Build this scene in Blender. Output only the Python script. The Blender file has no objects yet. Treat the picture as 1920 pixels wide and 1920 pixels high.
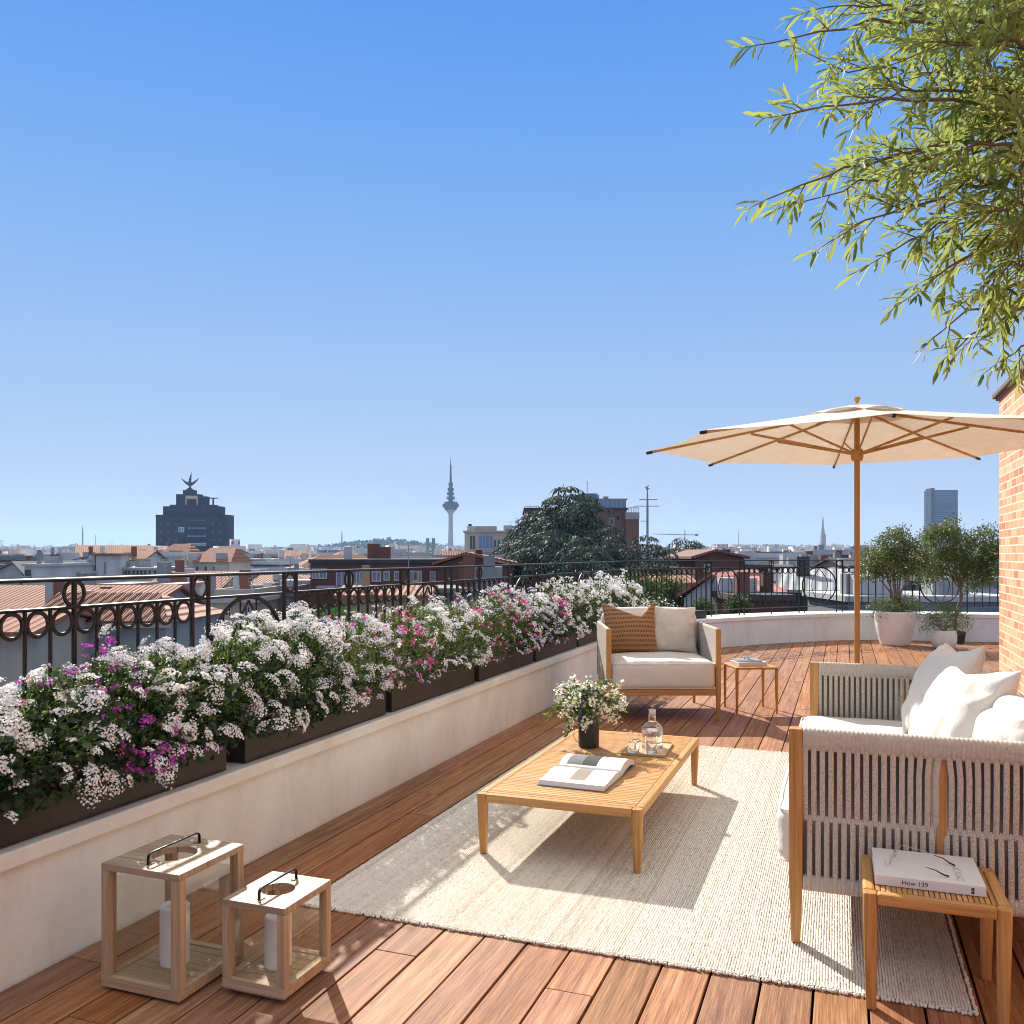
import bpy, bmesh, math, random
import numpy as np
from mathutils import Vector, Matrix, noise as mnoise

# ------------------------------------------------------------------ camera, sky, sun, exposure
SC = bpy.context.scene
COL = SC.collection
YAW = math.radians(20.571)            # camera looks this much to the left of +Y (the deck boards run along +Y)
CAMH = 1.55
FPX = 1660.0                          # focal length in pixels of a 1920 px wide picture
HOR = 1039.0
FWD = Vector((-math.sin(YAW), math.cos(YAW), 0)); RGT = Vector((math.cos(YAW), math.sin(YAW), 0))
cam = bpy.data.cameras.new('camera'); camo = bpy.data.objects.new('camera', cam); COL.objects.link(camo)
camo.location = (0, 0, CAMH); camo.rotation_euler = (math.pi/2, 0, YAW)
cam.sensor_width = 36.0; cam.lens = FPX/1920*36; cam.shift_y = (HOR-960)/1920
cam.clip_start = 0.05; cam.clip_end = 20000
SC.camera = camo

SUN_EL = math.radians(35.0)
SUN_AZ = math.atan2(-0.67, 0.742)      # from +Y towards +X
sun = bpy.data.lights.new('sun', 'SUN'); suno = bpy.data.objects.new('sun', sun); COL.objects.link(suno)
sun.energy = 5.0; sun.angle = math.radians(0.6); sun.color = (1.0, 0.93, 0.83)
_d = Vector((math.sin(SUN_AZ)*math.cos(SUN_EL), math.cos(SUN_AZ)*math.cos(SUN_EL), math.sin(SUN_EL)))
suno.rotation_euler = _d.to_track_quat('Z', 'Y').to_euler()
suno.location = (0, 0, 30)

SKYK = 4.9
w = bpy.data.worlds.new('World'); SC.world = w; w.use_nodes = True
wn = w.node_tree; wn.nodes.clear()
sky = wn.nodes.new('ShaderNodeTexSky'); sky.sky_type = 'NISHITA'; sky.sun_disc = False
sky.sun_elevation = SUN_EL; sky.sun_rotation = SUN_AZ
sky.altitude = 650; sky.air_density = 1.0; sky.dust_density = 0.2; sky.ozone_density = 3.0
bg = wn.nodes.new('ShaderNodeBackground'); bg.inputs[1].default_value = 0.12
out = wn.nodes.new('ShaderNodeOutputWorld')
# clear noon-blue air: the physical sky blended with a measured gradient, its unseen top whitened as added fill light
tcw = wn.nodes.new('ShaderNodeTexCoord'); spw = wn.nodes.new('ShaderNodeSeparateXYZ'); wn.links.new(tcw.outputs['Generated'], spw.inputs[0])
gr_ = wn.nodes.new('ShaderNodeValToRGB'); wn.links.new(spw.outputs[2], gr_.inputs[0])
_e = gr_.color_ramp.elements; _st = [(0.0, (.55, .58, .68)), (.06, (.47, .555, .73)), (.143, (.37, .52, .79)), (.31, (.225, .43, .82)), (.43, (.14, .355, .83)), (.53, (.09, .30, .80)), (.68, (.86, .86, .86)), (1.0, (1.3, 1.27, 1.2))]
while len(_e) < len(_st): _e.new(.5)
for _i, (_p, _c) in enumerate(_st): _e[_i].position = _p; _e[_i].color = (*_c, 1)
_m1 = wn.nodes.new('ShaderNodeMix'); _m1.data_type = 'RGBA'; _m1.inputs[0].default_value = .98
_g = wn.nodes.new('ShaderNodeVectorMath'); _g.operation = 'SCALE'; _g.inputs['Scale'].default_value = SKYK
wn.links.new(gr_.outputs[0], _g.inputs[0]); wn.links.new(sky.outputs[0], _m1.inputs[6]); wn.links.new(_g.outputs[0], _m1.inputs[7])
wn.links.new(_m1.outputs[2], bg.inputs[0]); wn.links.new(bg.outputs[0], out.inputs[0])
SC.view_settings.view_transform = 'Standard'; SC.view_settings.look = 'None'
SC.view_settings.exposure = 0.8; SC.view_settings.gamma = 1.0
SC.render.engine = 'CYCLES'
SC.cycles.pixel_filter_type = 'BLACKMAN_HARRIS'; SC.cycles.filter_width = 1.05; SC.cycles.max_bounces = 16; SC.cycles.transmission_bounces = 16; SC.cycles.diffuse_bounces = 4; SC.cycles.glossy_bounces = 6; SC.cycles.transparent_max_bounces = 16; SC.cycles.volume_bounces = 1

rng = random.Random(11)
nrg = np.random.default_rng(5)
PI = math.pi

def at(u, t, v=None, z=None):
    """point at forward distance t on the bearing of column u"""
    p = FWD*t + RGT*((u-960)/FPX*t)
    zz = z if z is not None else CAMH-(v-HOR)*t/FPX
    return Vector((p.x, p.y, zz))

# ------------------------------------------------------------------ object helpers
def tag(o, label=None, cat=None, group=None, kind=None):
    if label: o['label'] = label
    if cat: o['category'] = cat
    if group: o['group'] = group
    if kind: o['kind'] = kind
    return o
def thing(name, label, cat, loc=(0, 0, 0), rz=0, group=None):
    o = bpy.data.objects.new(name, None); COL.objects.link(o)
    o.empty_display_size = 0.2
    o.location = loc; o.rotation_euler = (0, 0, rz)
    return tag(o, label, cat, group)
def link(name, me, mat, parent=None, smooth=False, bevel=0):
    o = bpy.data.objects.new(name, me); COL.objects.link(o)
    if mat:
        for m in (mat if isinstance(mat, (list, tuple)) else [mat]): me.materials.append(m)
    if smooth: me.polygons.foreach_set('use_smooth', [True]*len(me.polygons))
    if parent: o.parent = parent
    if bevel:
        b = o.modifiers.new('bevel', 'BEVEL'); b.width = bevel; b.segments = 2; b.limit_method = 'ANGLE'; b.angle_limit = 0.7
        b.harden_normals = False
    return o
def copy_tree(o, parent=None):
    c = o.copy(); COL.objects.link(c); c.parent = parent
    for ch in list(o.children): copy_tree(ch, c)
    return c

class MB:
    def __init__(s): s.V = []; s.F = []; s.A = []; s.mi = []
    def add(s, vs, fs, a=0.0, mi=0, M=None):
        n = len(s.V)
        for v in vs:
            s.V.append(tuple(M @ Vector(v)) if M is not None else tuple(v)); s.A.append(a)
        for f in fs: s.F.append(tuple(i+n for i in f)); s.mi.append(mi)
        return s
    def box(s, x0, x1, y0, y1, z0, z1, a=0.0, mi=0, M=None):
        vs = [(x0,y0,z0),(x1,y0,z0),(x1,y1,z0),(x0,y1,z0),(x0,y0,z1),(x1,y0,z1),(x1,y1,z1),(x0,y1,z1)]
        return s.add(vs, [(0,3,2,1),(4,5,6,7),(0,1,5,4),(1,2,6,5),(2,3,7,6),(3,0,4,7)], a, mi, M)
    def frustum(s, c0, r0, c1, r1, a=0.0, mi=0):
        """square section bar from c0 (half sizes r0) to c1, section in XY"""
        vs = []
        for c, r in ((c0, r0), (c1, r1)):
            rx, ry = r if isinstance(r, tuple) else (r, r)
            vs += [(c[0]-rx,c[1]-ry,c[2]),(c[0]+rx,c[1]-ry,c[2]),(c[0]+rx,c[1]+ry,c[2]),(c[0]-rx,c[1]+ry,c[2])]
        return s.add(vs, [(0,3,2,1),(4,5,6,7),(0,1,5,4),(1,2,6,5),(2,3,7,6),(3,0,4,7)], a, mi)
    def tube(s, pts, r, n=8, side=None, flat=1.0, closed=False, a=0.0, mi=0, cap=True):
        pts = [Vector(p) for p in pts]; m = len(pts)
        rs = r if isinstance(r, (list, tuple)) else [r]*m
        base = len(s.V); prev = None
        for i, p in enumerate(pts):
            if closed: t = (pts[(i+1) % m]-pts[i-1])
            else: t = pts[min(i+1, m-1)]-pts[max(i-1, 0)]
            if t.length < 1e-9: t = Vector((0, 0, 1))
            t.normalize()
            if side is not None: u = Vector(side)
            else: u = prev if prev is not None else (Vector((0, 0, 1)) if abs(t.z) < .9 else Vector((1, 0, 0)))
            u = (u-t*u.dot(t))
            if u.length < 1e-6: u = t.orthogonal()
            u.normalize(); prev = u; v = t.cross(u)
            for k in range(n):
                an = 2*PI*k/n
                s.V.append(tuple(p+u*(math.cos(an)*rs[i])+v*(math.sin(an)*rs[i]*flat))); s.A.append(a)
        mm = m if closed else m-1
        for i in range(mm):
            j = (i+1) % m
            for k in range(n):
                k2 = (k+1) % n
                s.F.append((base+i*n+k, base+i*n+k2, base+j*n+k2, base+j*n+k)); s.mi.append(mi)
        if not closed and cap:
            s.F.append(tuple(base+k for k in range(n))[::-1]); s.mi.append(mi)
            s.F.append(tuple(base+(m-1)*n+k for k in range(n))); s.mi.append(mi)
        return s
    def lathe(s, prof, n=32, c=(0, 0, 0), a=0.0, mi=0):
        base = len(s.V); m = len(prof)
        for r, z in prof:
            for k in range(n):
                an = 2*PI*k/n; s.V.append((c[0]+r*math.cos(an), c[1]+r*math.sin(an), c[2]+z)); s.A.append(a)
        for i in range(m-1):
            for k in range(n):
                k2 = (k+1) % n
                s.F.append((base+i*n+k, base+i*n+k2, base+(i+1)*n+k2, base+(i+1)*n+k)); s.mi.append(mi)
        if prof[0][0] > 1e-5: s.F.append(tuple(base+k for k in range(n))[::-1]); s.mi.append(mi)
        if prof[-1][0] > 1e-5: s.F.append(tuple(base+(m-1)*n+k for k in range(n))); s.mi.append(mi)
        return s
    def torus(s, c, ax, up, R, r, n=28, k=8, a=0.0, flat=1.0):
        """ring centre c in plane spanned by ax, up"""
        ax = Vector(ax).normalized(); up = Vector(up).normalized(); nrm = ax.cross(up)
        pts = [Vector(c)+ax*(R*math.cos(2*PI*i/n))+up*(R*math.sin(2*PI*i/n)) for i in range(n)]
        return s.tube(pts, r, k, side=nrm, closed=True, a=a, flat=flat)
    def build(s, name, mat, parent=None, smooth=False, bevel=0, label=None):
        me = bpy.data.meshes.new(name); me.from_pydata(s.V, [], s.F)
        if any(s.mi): me.polygons.foreach_set('material_index', s.mi)
        at_ = me.attributes.new('rnd', 'FLOAT', 'POINT'); at_.data.foreach_set('value', s.A)
        me.update(); o = link(name, me, mat, parent, smooth, bevel)
        if smooth:
            try: me.set_sharp_from_angle(angle=math.radians(40))
            except Exception: pass
        if label: o['label'] = label
        return o

def fast_mesh(name, V, Fa, k, rnd=None, smooth=False):
    """numpy arrays -> mesh, every face with k corners"""
    me = bpy.data.meshes.new(name); V = np.asarray(V, np.float32); Fa = np.asarray(Fa, np.int32)
    me.vertices.add(len(V)); me.vertices.foreach_set('co', V.ravel())
    nf = len(Fa); me.loops.add(nf*k); me.loops.foreach_set('vertex_index', Fa.ravel())
    me.polygons.add(nf); me.polygons.foreach_set('loop_start', np.arange(nf, dtype=np.int32)*k)
    me.polygons.foreach_set('loop_total', np.full(nf, k, np.int32))
    if smooth: me.polygons.foreach_set('use_smooth', np.ones(nf, bool))
    if rnd is not None:
        a = me.attributes.new('rnd', 'FLOAT', 'POINT'); a.data.foreach_set('value', np.asarray(rnd, np.float32))
    me.update(calc_edges=True); return me

def norm(a): return a/np.maximum(np.linalg.norm(a, axis=-1, keepdims=True), 1e-9)
def basis(d, n):
    """rotation matrices with x axis = d and z axis close to n"""
    x = norm(d); z = norm(n-(n*x).sum(-1, keepdims=True)*x); y = np.cross(z, x)
    return np.stack([x, y, z], -1)
def stamp(bv, bf, pos, rot, sc, rnd):
    bv = np.asarray(bv, float); bf = np.asarray(bf); N = len(pos)
    sc = np.asarray(sc); sc = sc[:, None] if sc.ndim == 1 else sc
    v = bv[None]*sc[:, None, :] if sc.shape[1] == 3 else bv[None]*sc[:, None, :]
    v = np.einsum('nij,nkj->nki', rot, v)+pos[:, None, :]
    f = bf[None]+(np.arange(N)*len(bv))[:, None, None]
    return v.reshape(-1, 3), f.reshape(-1, bf.shape[1]), np.repeat(rnd, len(bv))
class Stamps:
    def __init__(s): s.V = []; s.F = []; s.R = []; s.n = 0
    def add(s, bv, bf, pos, rot, sc, rnd):
        if len(pos) == 0: return
        v, f, r = stamp(bv, bf, np.asarray(pos), rot, sc, np.asarray(rnd)); s.V.append(v); s.F.append(f+s.n); s.R.append(r); s.n += len(v)
    def build(s, name, mat, parent=None, smooth=False):
        me = fast_mesh(name, np.concatenate(s.V), np.concatenate(s.F), s.F[0].shape[1], np.concatenate(s.R), smooth)
        return link(name, me, mat, parent)
def rand_unit(n): return norm(nrg.normal(size=(n, 3)))

# ------------------------------------------------------------------ materials
def newmat(name):
    m = bpy.data.materials.new(name); m.use_nodes = True; nt = m.node_tree
    return m, nt, nt.nodes['Principled BSDF'], nt.nodes['Material Output']
def N(nt, t, **k):
    n = nt.nodes.new('ShaderNode'+t)
    for a, b in k.items():
        if a.startswith('i_'): n.inputs[a[2:].replace('_', ' ')].default_value = b
        else: setattr(n, a, b)
    return n
def coords(nt, scale=(1, 1, 1), rot=(0, 0, 0), src='Object'):
    tc = N(nt, 'TexCoord'); mp = N(nt, 'Mapping'); mp.inputs['Scale'].default_value = scale; mp.inputs['Rotation'].default_value = rot
    nt.links.new(tc.outputs[src], mp.inputs[0]); return mp.outputs[0]
def ramp(nt, fac, stops):
    r = N(nt, 'ValToRGB'); e = r.color_ramp.elements
    while len(e) < len(stops): e.new(0.5)
    for i, (p, c) in enumerate(stops): e[i].position = p; e[i].color = (*c, 1)
    nt.links.new(fac, r.inputs[0]); return r.outputs[0]
def noisetex(nt, vec, scale, detail=4, rough=.55, dist=0):
    n = N(nt, 'TexNoise'); n.inputs['Scale'].default_value = scale; n.inputs['Detail'].default_value = detail
    n.inputs['Roughness'].default_value = rough; n.inputs['Distortion'].default_value = dist
    nt.links.new(vec, n.inputs['Vector']); return n.outputs['Fac']
def mathn(nt, op, a, b=None, c=None):
    n = N(nt, 'Math'); n.operation = op
    for i, x in enumerate((a, b, c)):
        if x is None: continue
        if isinstance(x, (int, float)): n.inputs[i].default_value = x
        else: nt.links.new(x, n.inputs[i])
    return n.outputs[0]
def mixc(nt, fac, a, b, mode='MIX'):
    n = N(nt, 'Mix'); n.data_type = 'RGBA'; n.blend_type = mode
    if isinstance(fac, (int, float)): n.inputs[0].default_value = fac
    else: nt.links.new(fac, n.inputs[0])
    for i, x in ((6, a), (7, b)):
        if isinstance(x, tuple): n.inputs[i].default_value = (*x, 1)
        else: nt.links.new(x, n.inputs[i])
    return n.outputs[2]
def bump(nt, h, strength, dist, bsdf, prev=None):
    b = N(nt, 'Bump'); b.inputs['Strength'].default_value = strength; b.inputs['Distance'].default_value = dist
    nt.links.new(h, b.inputs['Height'])
    if prev is not None: nt.links.new(prev, b.inputs['Normal'])
    nt.links.new(b.outputs[0], bsdf.inputs['Normal']); return b.outputs[0]
def rndattr(nt):
    a = N(nt, 'Attribute'); a.attribute_name = 'rnd'; return a.outputs['Fac']

def plain(name, col, rough=.6, metal=0, var=.12, vscale=6, bmp=0, bscale=60, bdist=.002, spec=.5):
    m, nt, b, o = newmat(name); v = coords(nt)
    n = noisetex(nt, v, vscale, 5)
    lo = tuple(c*(1-var) for c in col); hi = tuple(min(1, c*(1+var)) for c in col)
    nt.links.new(ramp(nt, n, [(.3, lo), (.7, hi)]), b.inputs['Base Color'])
    b.inputs['Roughness'].default_value = rough; b.inputs['Metallic'].default_value = metal
    b.inputs['Specular IOR Level'].default_value = spec
    if bmp: bump(nt, noisetex(nt, v, bscale, 3), bmp, bdist, b)
    return m

def wood(name, axis, c0, c1, c2, rough=.5, fine=90, bmp=.35, usernd=0, bdist=.001, knots=.0):
    """straight grained wood, grain along axis"""
    m, nt, b, o = newmat(name)
    st = [fine, fine, fine]; st[axis] = fine*0.035
    v = coords(nt, tuple(s/10 for s in st))
    r = rndattr(nt)
    if usernd:
        va = N(nt, 'VectorMath'); va.operation = 'ADD'
        cx = N(nt, 'CombineXYZ'); q = mathn(nt, 'MULTIPLY', r, 37.0)
        for i in range(3): nt.links.new(q, cx.inputs[i])
        nt.links.new(v, va.inputs[0]); nt.links.new(cx.outputs[0], va.inputs[1]); v = va.outputs[0]
    n1 = noisetex(nt, v, 1.2, 3, .5, .6); n2 = noisetex(nt, v, 6, 5, .65, .3)
    g = mathn(nt, 'ADD', mathn(nt, 'MULTIPLY', n1, .4), mathn(nt, 'MULTIPLY', n2, .6))
    col = ramp(nt, g, [(.36, c0), (.5, c1), (.64, c2)])
    if usernd:
        hv = N(nt, 'HueSaturation'); nt.links.new(col, hv.inputs['Color'])
        nt.links.new(mathn(nt, 'ADD', 1-.2*usernd, mathn(nt, 'MULTIPLY', r, .42*usernd)), hv.inputs['Value'])
        nt.links.new(mathn(nt, 'ADD', .496, mathn(nt, 'MULTIPLY', mathn(nt, 'FRACT', mathn(nt, 'MULTIPLY', r, 7.3)), .013)), hv.inputs['Hue'])
        nt.links.new(mathn(nt, 'ADD', .86, mathn(nt, 'MULTIPLY', mathn(nt, 'FRACT', mathn(nt, 'MULTIPLY', r, 5.1)), .22)), hv.inputs['Saturation'])
        col = hv.outputs[0]
    vo = coords(nt, (1, 1, 1)); big = noisetex(nt, vo, 2.3, 3)
    col = mixc(nt, mathn(nt, 'MULTIPLY', big, .35), col, (c0[0]*.9, c0[1]*.85, c0[2]*.8))
    nt.links.new(col, b.inputs['Base Color'])
    nt.links.new(mathn(nt, 'ADD', rough-.1, mathn(nt, 'MULTIPLY', n2, .25)), b.inputs['Roughness'])
    b.inputs['Specular IOR Level'].default_value = .2
    bump(nt, g, bmp, bdist, b)
    return m

def leafmat(name, stops, trans=.35, rough=.45, under=None):
    m, nt, b, o = newmat(name)
    col = ramp(nt, rndattr(nt), stops)
    if under:
        ge = N(nt, 'NewGeometry'); col = mixc(nt, ge.outputs['Backfacing'], col, under)
    nt.links.new(col, b.inputs['Base Color']); b.inputs['Roughness'].default_value = rough
    b.inputs['Specular IOR Level'].default_value = .4
    tr = N(nt, 'BsdfTranslucent')
    hv = N(nt, 'HueSaturation'); hv.inputs['Value'].default_value = 1.6; hv.inputs['Saturation'].default_value = 1.1
    nt.links.new(col, hv.inputs['Color']); nt.links.new(hv.outputs[0], tr.inputs[0])
    mx = N(nt, 'MixShader'); mx.inputs[0].default_value = trans
    nt.links.new(b.outputs[0], mx.inputs[1]); nt.links.new(tr.outputs[0], mx.inputs[2]); nt.links.new(mx.outputs[0], o.inputs[0])
    return m

def glassmat(name, tint=(1, 1, 1), rough=0.0, ior=1.45):
    m, nt, b, o = newmat(name)
    b.inputs['Base Color'].default_value = (*tint, 1); b.inputs['Transmission Weight'].default_value = 1
    b.inputs['Roughness'].default_value = rough; b.inputs['IOR'].default_value = ior
    return m
def thin_glass(name, amount=.12):
    m, nt, b, o = newmat(name); nt.nodes.remove(b)
    t = N(nt, 'BsdfTransparent'); g = N(nt, 'BsdfGlossy'); g.inputs['Roughness'].default_value = .02
    fr = N(nt, 'LayerWeight'); fr.inputs[0].default_value = .5
    mx = N(nt, 'MixShader'); nt.links.new(mathn(nt, 'ADD', mathn(nt, 'MULTIPLY', mathn(nt, 'POWER', fr.outputs['Facing'], 4.0), .5), amount), mx.inputs[0])
    t.inputs[0].default_value = (.95, .96, .95, 1)
    nt.links.new(t.outputs[0], mx.inputs[1]); nt.links.new(g.outputs[0], mx.inputs[2]); nt.links.new(mx.outputs[0], o.inputs[0])
    return m

def fabric(name, c, weave=900, bmp=.4, var=.06, wr=.8):
    m, nt, b, o = newmat(name); v = coords(nt)
    n = noisetex(nt, v, 3, 4); n2 = noisetex(nt, v, 260, 2)
    col = ramp(nt, n, [(.3, tuple(x*(1-var) for x in c)), (.7, c)])
    col = mixc(nt, .25, col, ramp(nt, n2, [(.35, tuple(x*.82 for x in c)), (.65, tuple(min(1, x*1.08) for x in c))]))
    nt.links.new(col, b.inputs['Base Color']); b.inputs['Roughness'].default_value = wr
    b.inputs['Sheen Weight'].default_value = .15; b.inputs['Specular IOR Level'].default_value = .25
    w1 = N(nt, 'TexWave'); w1.bands_direction = 'X'; w1.inputs['Scale'].default_value = weave/10; nt.links.new(v, w1.inputs[0])
    w2 = N(nt, 'TexWave'); w2.bands_direction = 'Z'; w2.inputs['Scale'].default_value = weave/10; nt.links.new(v, w2.inputs[0])
    h = mathn(nt, 'ADD', mathn(nt, 'MULTIPLY', w1.outputs['Fac'], w2.outputs['Fac']), n2)
    p = bump(nt, h, bmp, .0008, b)
    bump(nt, noisetex(nt, v, 9, 5, .65, 1.2), .42, .014, b, p)
    return m

DECK = [(.155, .062, .027), (.325, .142, .066), (.49, .255, .130)]
m_deck = wood('deck_wood', 1, *DECK, rough=.58, fine=300, bmp=1.0, usernd=1, bdist=.003)
TEAK = [(.37, .175, .052), (.535, .285, .098), (.65, .39, .165)]
m_teak = [wood('teak_%s' % 'xyz'[i], i, *TEAK, rough=.48, fine=150, bmp=.15) for i in range(3)]
OAK = [(.33, .225, .135), (.49, .35, .225), (.61, .46, .315)]
m_oak = [wood('oak_%s' % 'xyz'[i], i, *OAK, rough=.6, fine=200, bmp=.3) for i in range(3)]
m_dark = plain('bronze_iron', (.030, .024, .020), .42, .6, .2, 20)
m_black = plain('black_metal', (.012, .012, .012), .35, .5, .1)
m_planter = plain('planter_metal', (.040, .030, .026), .48, .3, .25, 3, .08, 200, .001)
m_cream = fabric('cream_fabric', (.70, .635, .54))
m_white = fabric('ivory_fabric', (.74, .69, .61))
m_canopy, _nt, _b, _o = newmat('canopy_fabric')
_v = coords(_nt); _c = ramp(_nt, noisetex(_nt, _v, 9, 5), [(.3, (.80, .755, .68)), (.7, (.86, .82, .745))])
_nt.links.new(_c, _b.inputs['Base Color']); _b.inputs['Roughness'].default_value = .9
_t = N(_nt, 'BsdfTranslucent'); _nt.links.new(_c, _t.inputs[0]); _x = N(_nt, 'MixShader'); _x.inputs[0].default_value = .42
_nt.links.new(_b.outputs[0], _x.inputs[1]); _nt.links.new(_t.outputs[0], _x.inputs[2]); _nt.links.new(_x.outputs[0], _o.inputs[0])
bump(_nt, noisetex(_nt, _v, 30, 4), .3, .004, _b)

def stucco(name, c, c2, streak=True, bs=.5):
    m, nt, b, o = newmat(name); v = coords(nt)
    n = noisetex(nt, v, 1.7, 6, .6, .4); n3 = noisetex(nt, v, 14, 5, .6)
    col = ramp(nt, n, [(.32, c2), (.6, c)])
    col = mixc(nt, mathn(nt, 'MULTIPLY', ramp(nt, n3, [(.45, (0, 0, 0)), (.75, (1, 1, 1))]), .35), col, c2)
    if streak:
        vs = coords(nt, (2.2, 2.2, .8)); ns = noisetex(nt, vs, 2.2, 6, .7, .6)
        col = mixc(nt, mathn(nt, 'MULTIPLY', ramp(nt, ns, [(.50, (0, 0, 0)), (.72, (1, 1, 1))]), .27), col, tuple(x*.62 for x in c2))
    nt.links.new(col, b.inputs['Base Color']); b.inputs['Roughness'].default_value = .88; b.inputs['Specular IOR Level'].default_value = .2
    p = bump(nt, noisetex(nt, v, 120, 4, .6), bs, .004, b)
    bump(nt, noisetex(nt, v, 9, 3), .25, .01, b, p)
    return m
m_stucco = stucco('cream_render', (.86, .865, .81), (.76, .745, .665))
m_coping = stucco('coping_stone', (.86, .87, .82), (.74, .725, .65), False, .7)
m_pot = plain('white_ceramic', (.80, .75, .67), .75, 0, .06, 5, .5, 40, .003)
# ================================================================== the terrace
INNER = [(-2.81,-2.6),(-2.81,13.1),(-2.62,13.75),(-1.92,14.98),(-1.235,15.9),(-.28,16.86),(.5,17.3),(2.6,17.62),(5.2,17.8)]
def offset(poly, d):
    """polyline moved d to its left (outwards)"""
    o = []
    for i, p in enumerate(poly):
        a = Vector(poly[max(i-1, 0)]); b = Vector(poly[min(i+1, len(poly)-1)]); p = Vector(p)
        if 0 < i < len(poly)-1:
            t1 = (p-a).normalized(); t2 = (b-p).normalized(); n1 = Vector((-t1.y, t1.x)); n2 = Vector((-t2.y, t2.x))
            n = (n1+n2).normalized(); n = n/max(n.dot(n1), .5)
        else:
            t = (b-a).normalized(); n = Vector((-t.y, t.x))
        o.append((p.x+n.x*d, p.y+n.y*d))
    return o
def ribbon(mb, inner, outer, z0, z1, a=0.0):
    n = len(inner)
    vs = [(x, y, z0) for x, y in inner]+[(x, y, z0) for x, y in outer]+[(x, y, z1) for x, y in inner]+[(x, y, z1) for x, y in outer]
    fs = []
    for i in range(n-1):
        fs += [(2*n+i, 2*n+i+1, 3*n+i+1, 3*n+i), (i, n+i, n+i+1, i+1), (i, i+1, 2*n+i+1, 2*n+i), (n+i, 3*n+i, 3*n+i+1, n+i+1)]
    fs += [(0, 2*n, 3*n, n), (n-1, 2*n-1, 4*n-1, 3*n-1)]
    mb.add(vs, fs, a)
CAPW = .62
par = thing('parapet_wall', 'long cream rendered parapet wall with a stone coping along the deck edge', 'wall', (-2.81, 2, 0))
def ofs(poly, c): return [(x-c[0], y-c[1]) for x, y in poly]
mb = MB(); ribbon(mb, ofs(INNER, par.location), ofs(offset(INNER, CAPW-.02), par.location), -.12, .42)
mb.build('wall', m_stucco, par)
mb = MB(); ribbon(mb, ofs(offset(INNER, -.022), par.location), ofs(offset(INNER, CAPW+.01), par.location), .4202, .487)
mb.build('coping', m_coping, par, bevel=.008)

def yend(x):
    for (x0, y0), (x1, y1) in zip(INNER[1:], INNER[2:]):
        if x0 <= x <= x1 and x1 > x0: return y0+(y1-y0)*(x-x0)/(x1-x0)
    return 13.1
BW, GAP = .171, .009
BRX, BRY = 1.56, 10.75                       # brick corner
mb = MB(); x = -2.81+.012; r2 = random.Random(3)
while x < 5.1:
    x1 = x+BW
    ylo = -2.6 if x < BRX+.05 else BRY-.3
    ye = yend(min(x1, 5.15) if x < -.3 else (x+x1)/2)
    if x > -1: ye = yend((x+x1)/2)
    y = ylo-r2.random()*1.5
    while y < ye-.02:
        L = r2.uniform(1.9, 3.4); y1 = min(y+L, ye+.02)
        if y1 > ylo:
            dz = r2.uniform(-.0012, .0012)
            mb.box(x, x1, max(y, ylo), y1-.004, -.028+dz, dz, a=r2.random())
        y += L
    x = x1+GAP
deck = mb.build('deck', m_deck, bevel=.0025); tag(deck, kind='structure')
# roof slab and the storeys of the house under the terrace
OUT = offset(INNER, CAPW-.05)
poly = OUT+[(9, 17.9), (9, -3), (OUT[0][0], -3)]
n = len(poly); mb = MB()
mb.add([(x, y, -24) for x, y in poly]+[(x, y, -.13) for x, y in poly], [tuple(range(n, 2*n))]+[(i, (i+1) % n, n+(i+1) % n, n+i)[::-1] for i in range(n)])
base = mb.build('terrace_slab', plain('slab_concrete', (.05, .045, .04), .9)); tag(base, kind='structure')

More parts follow.
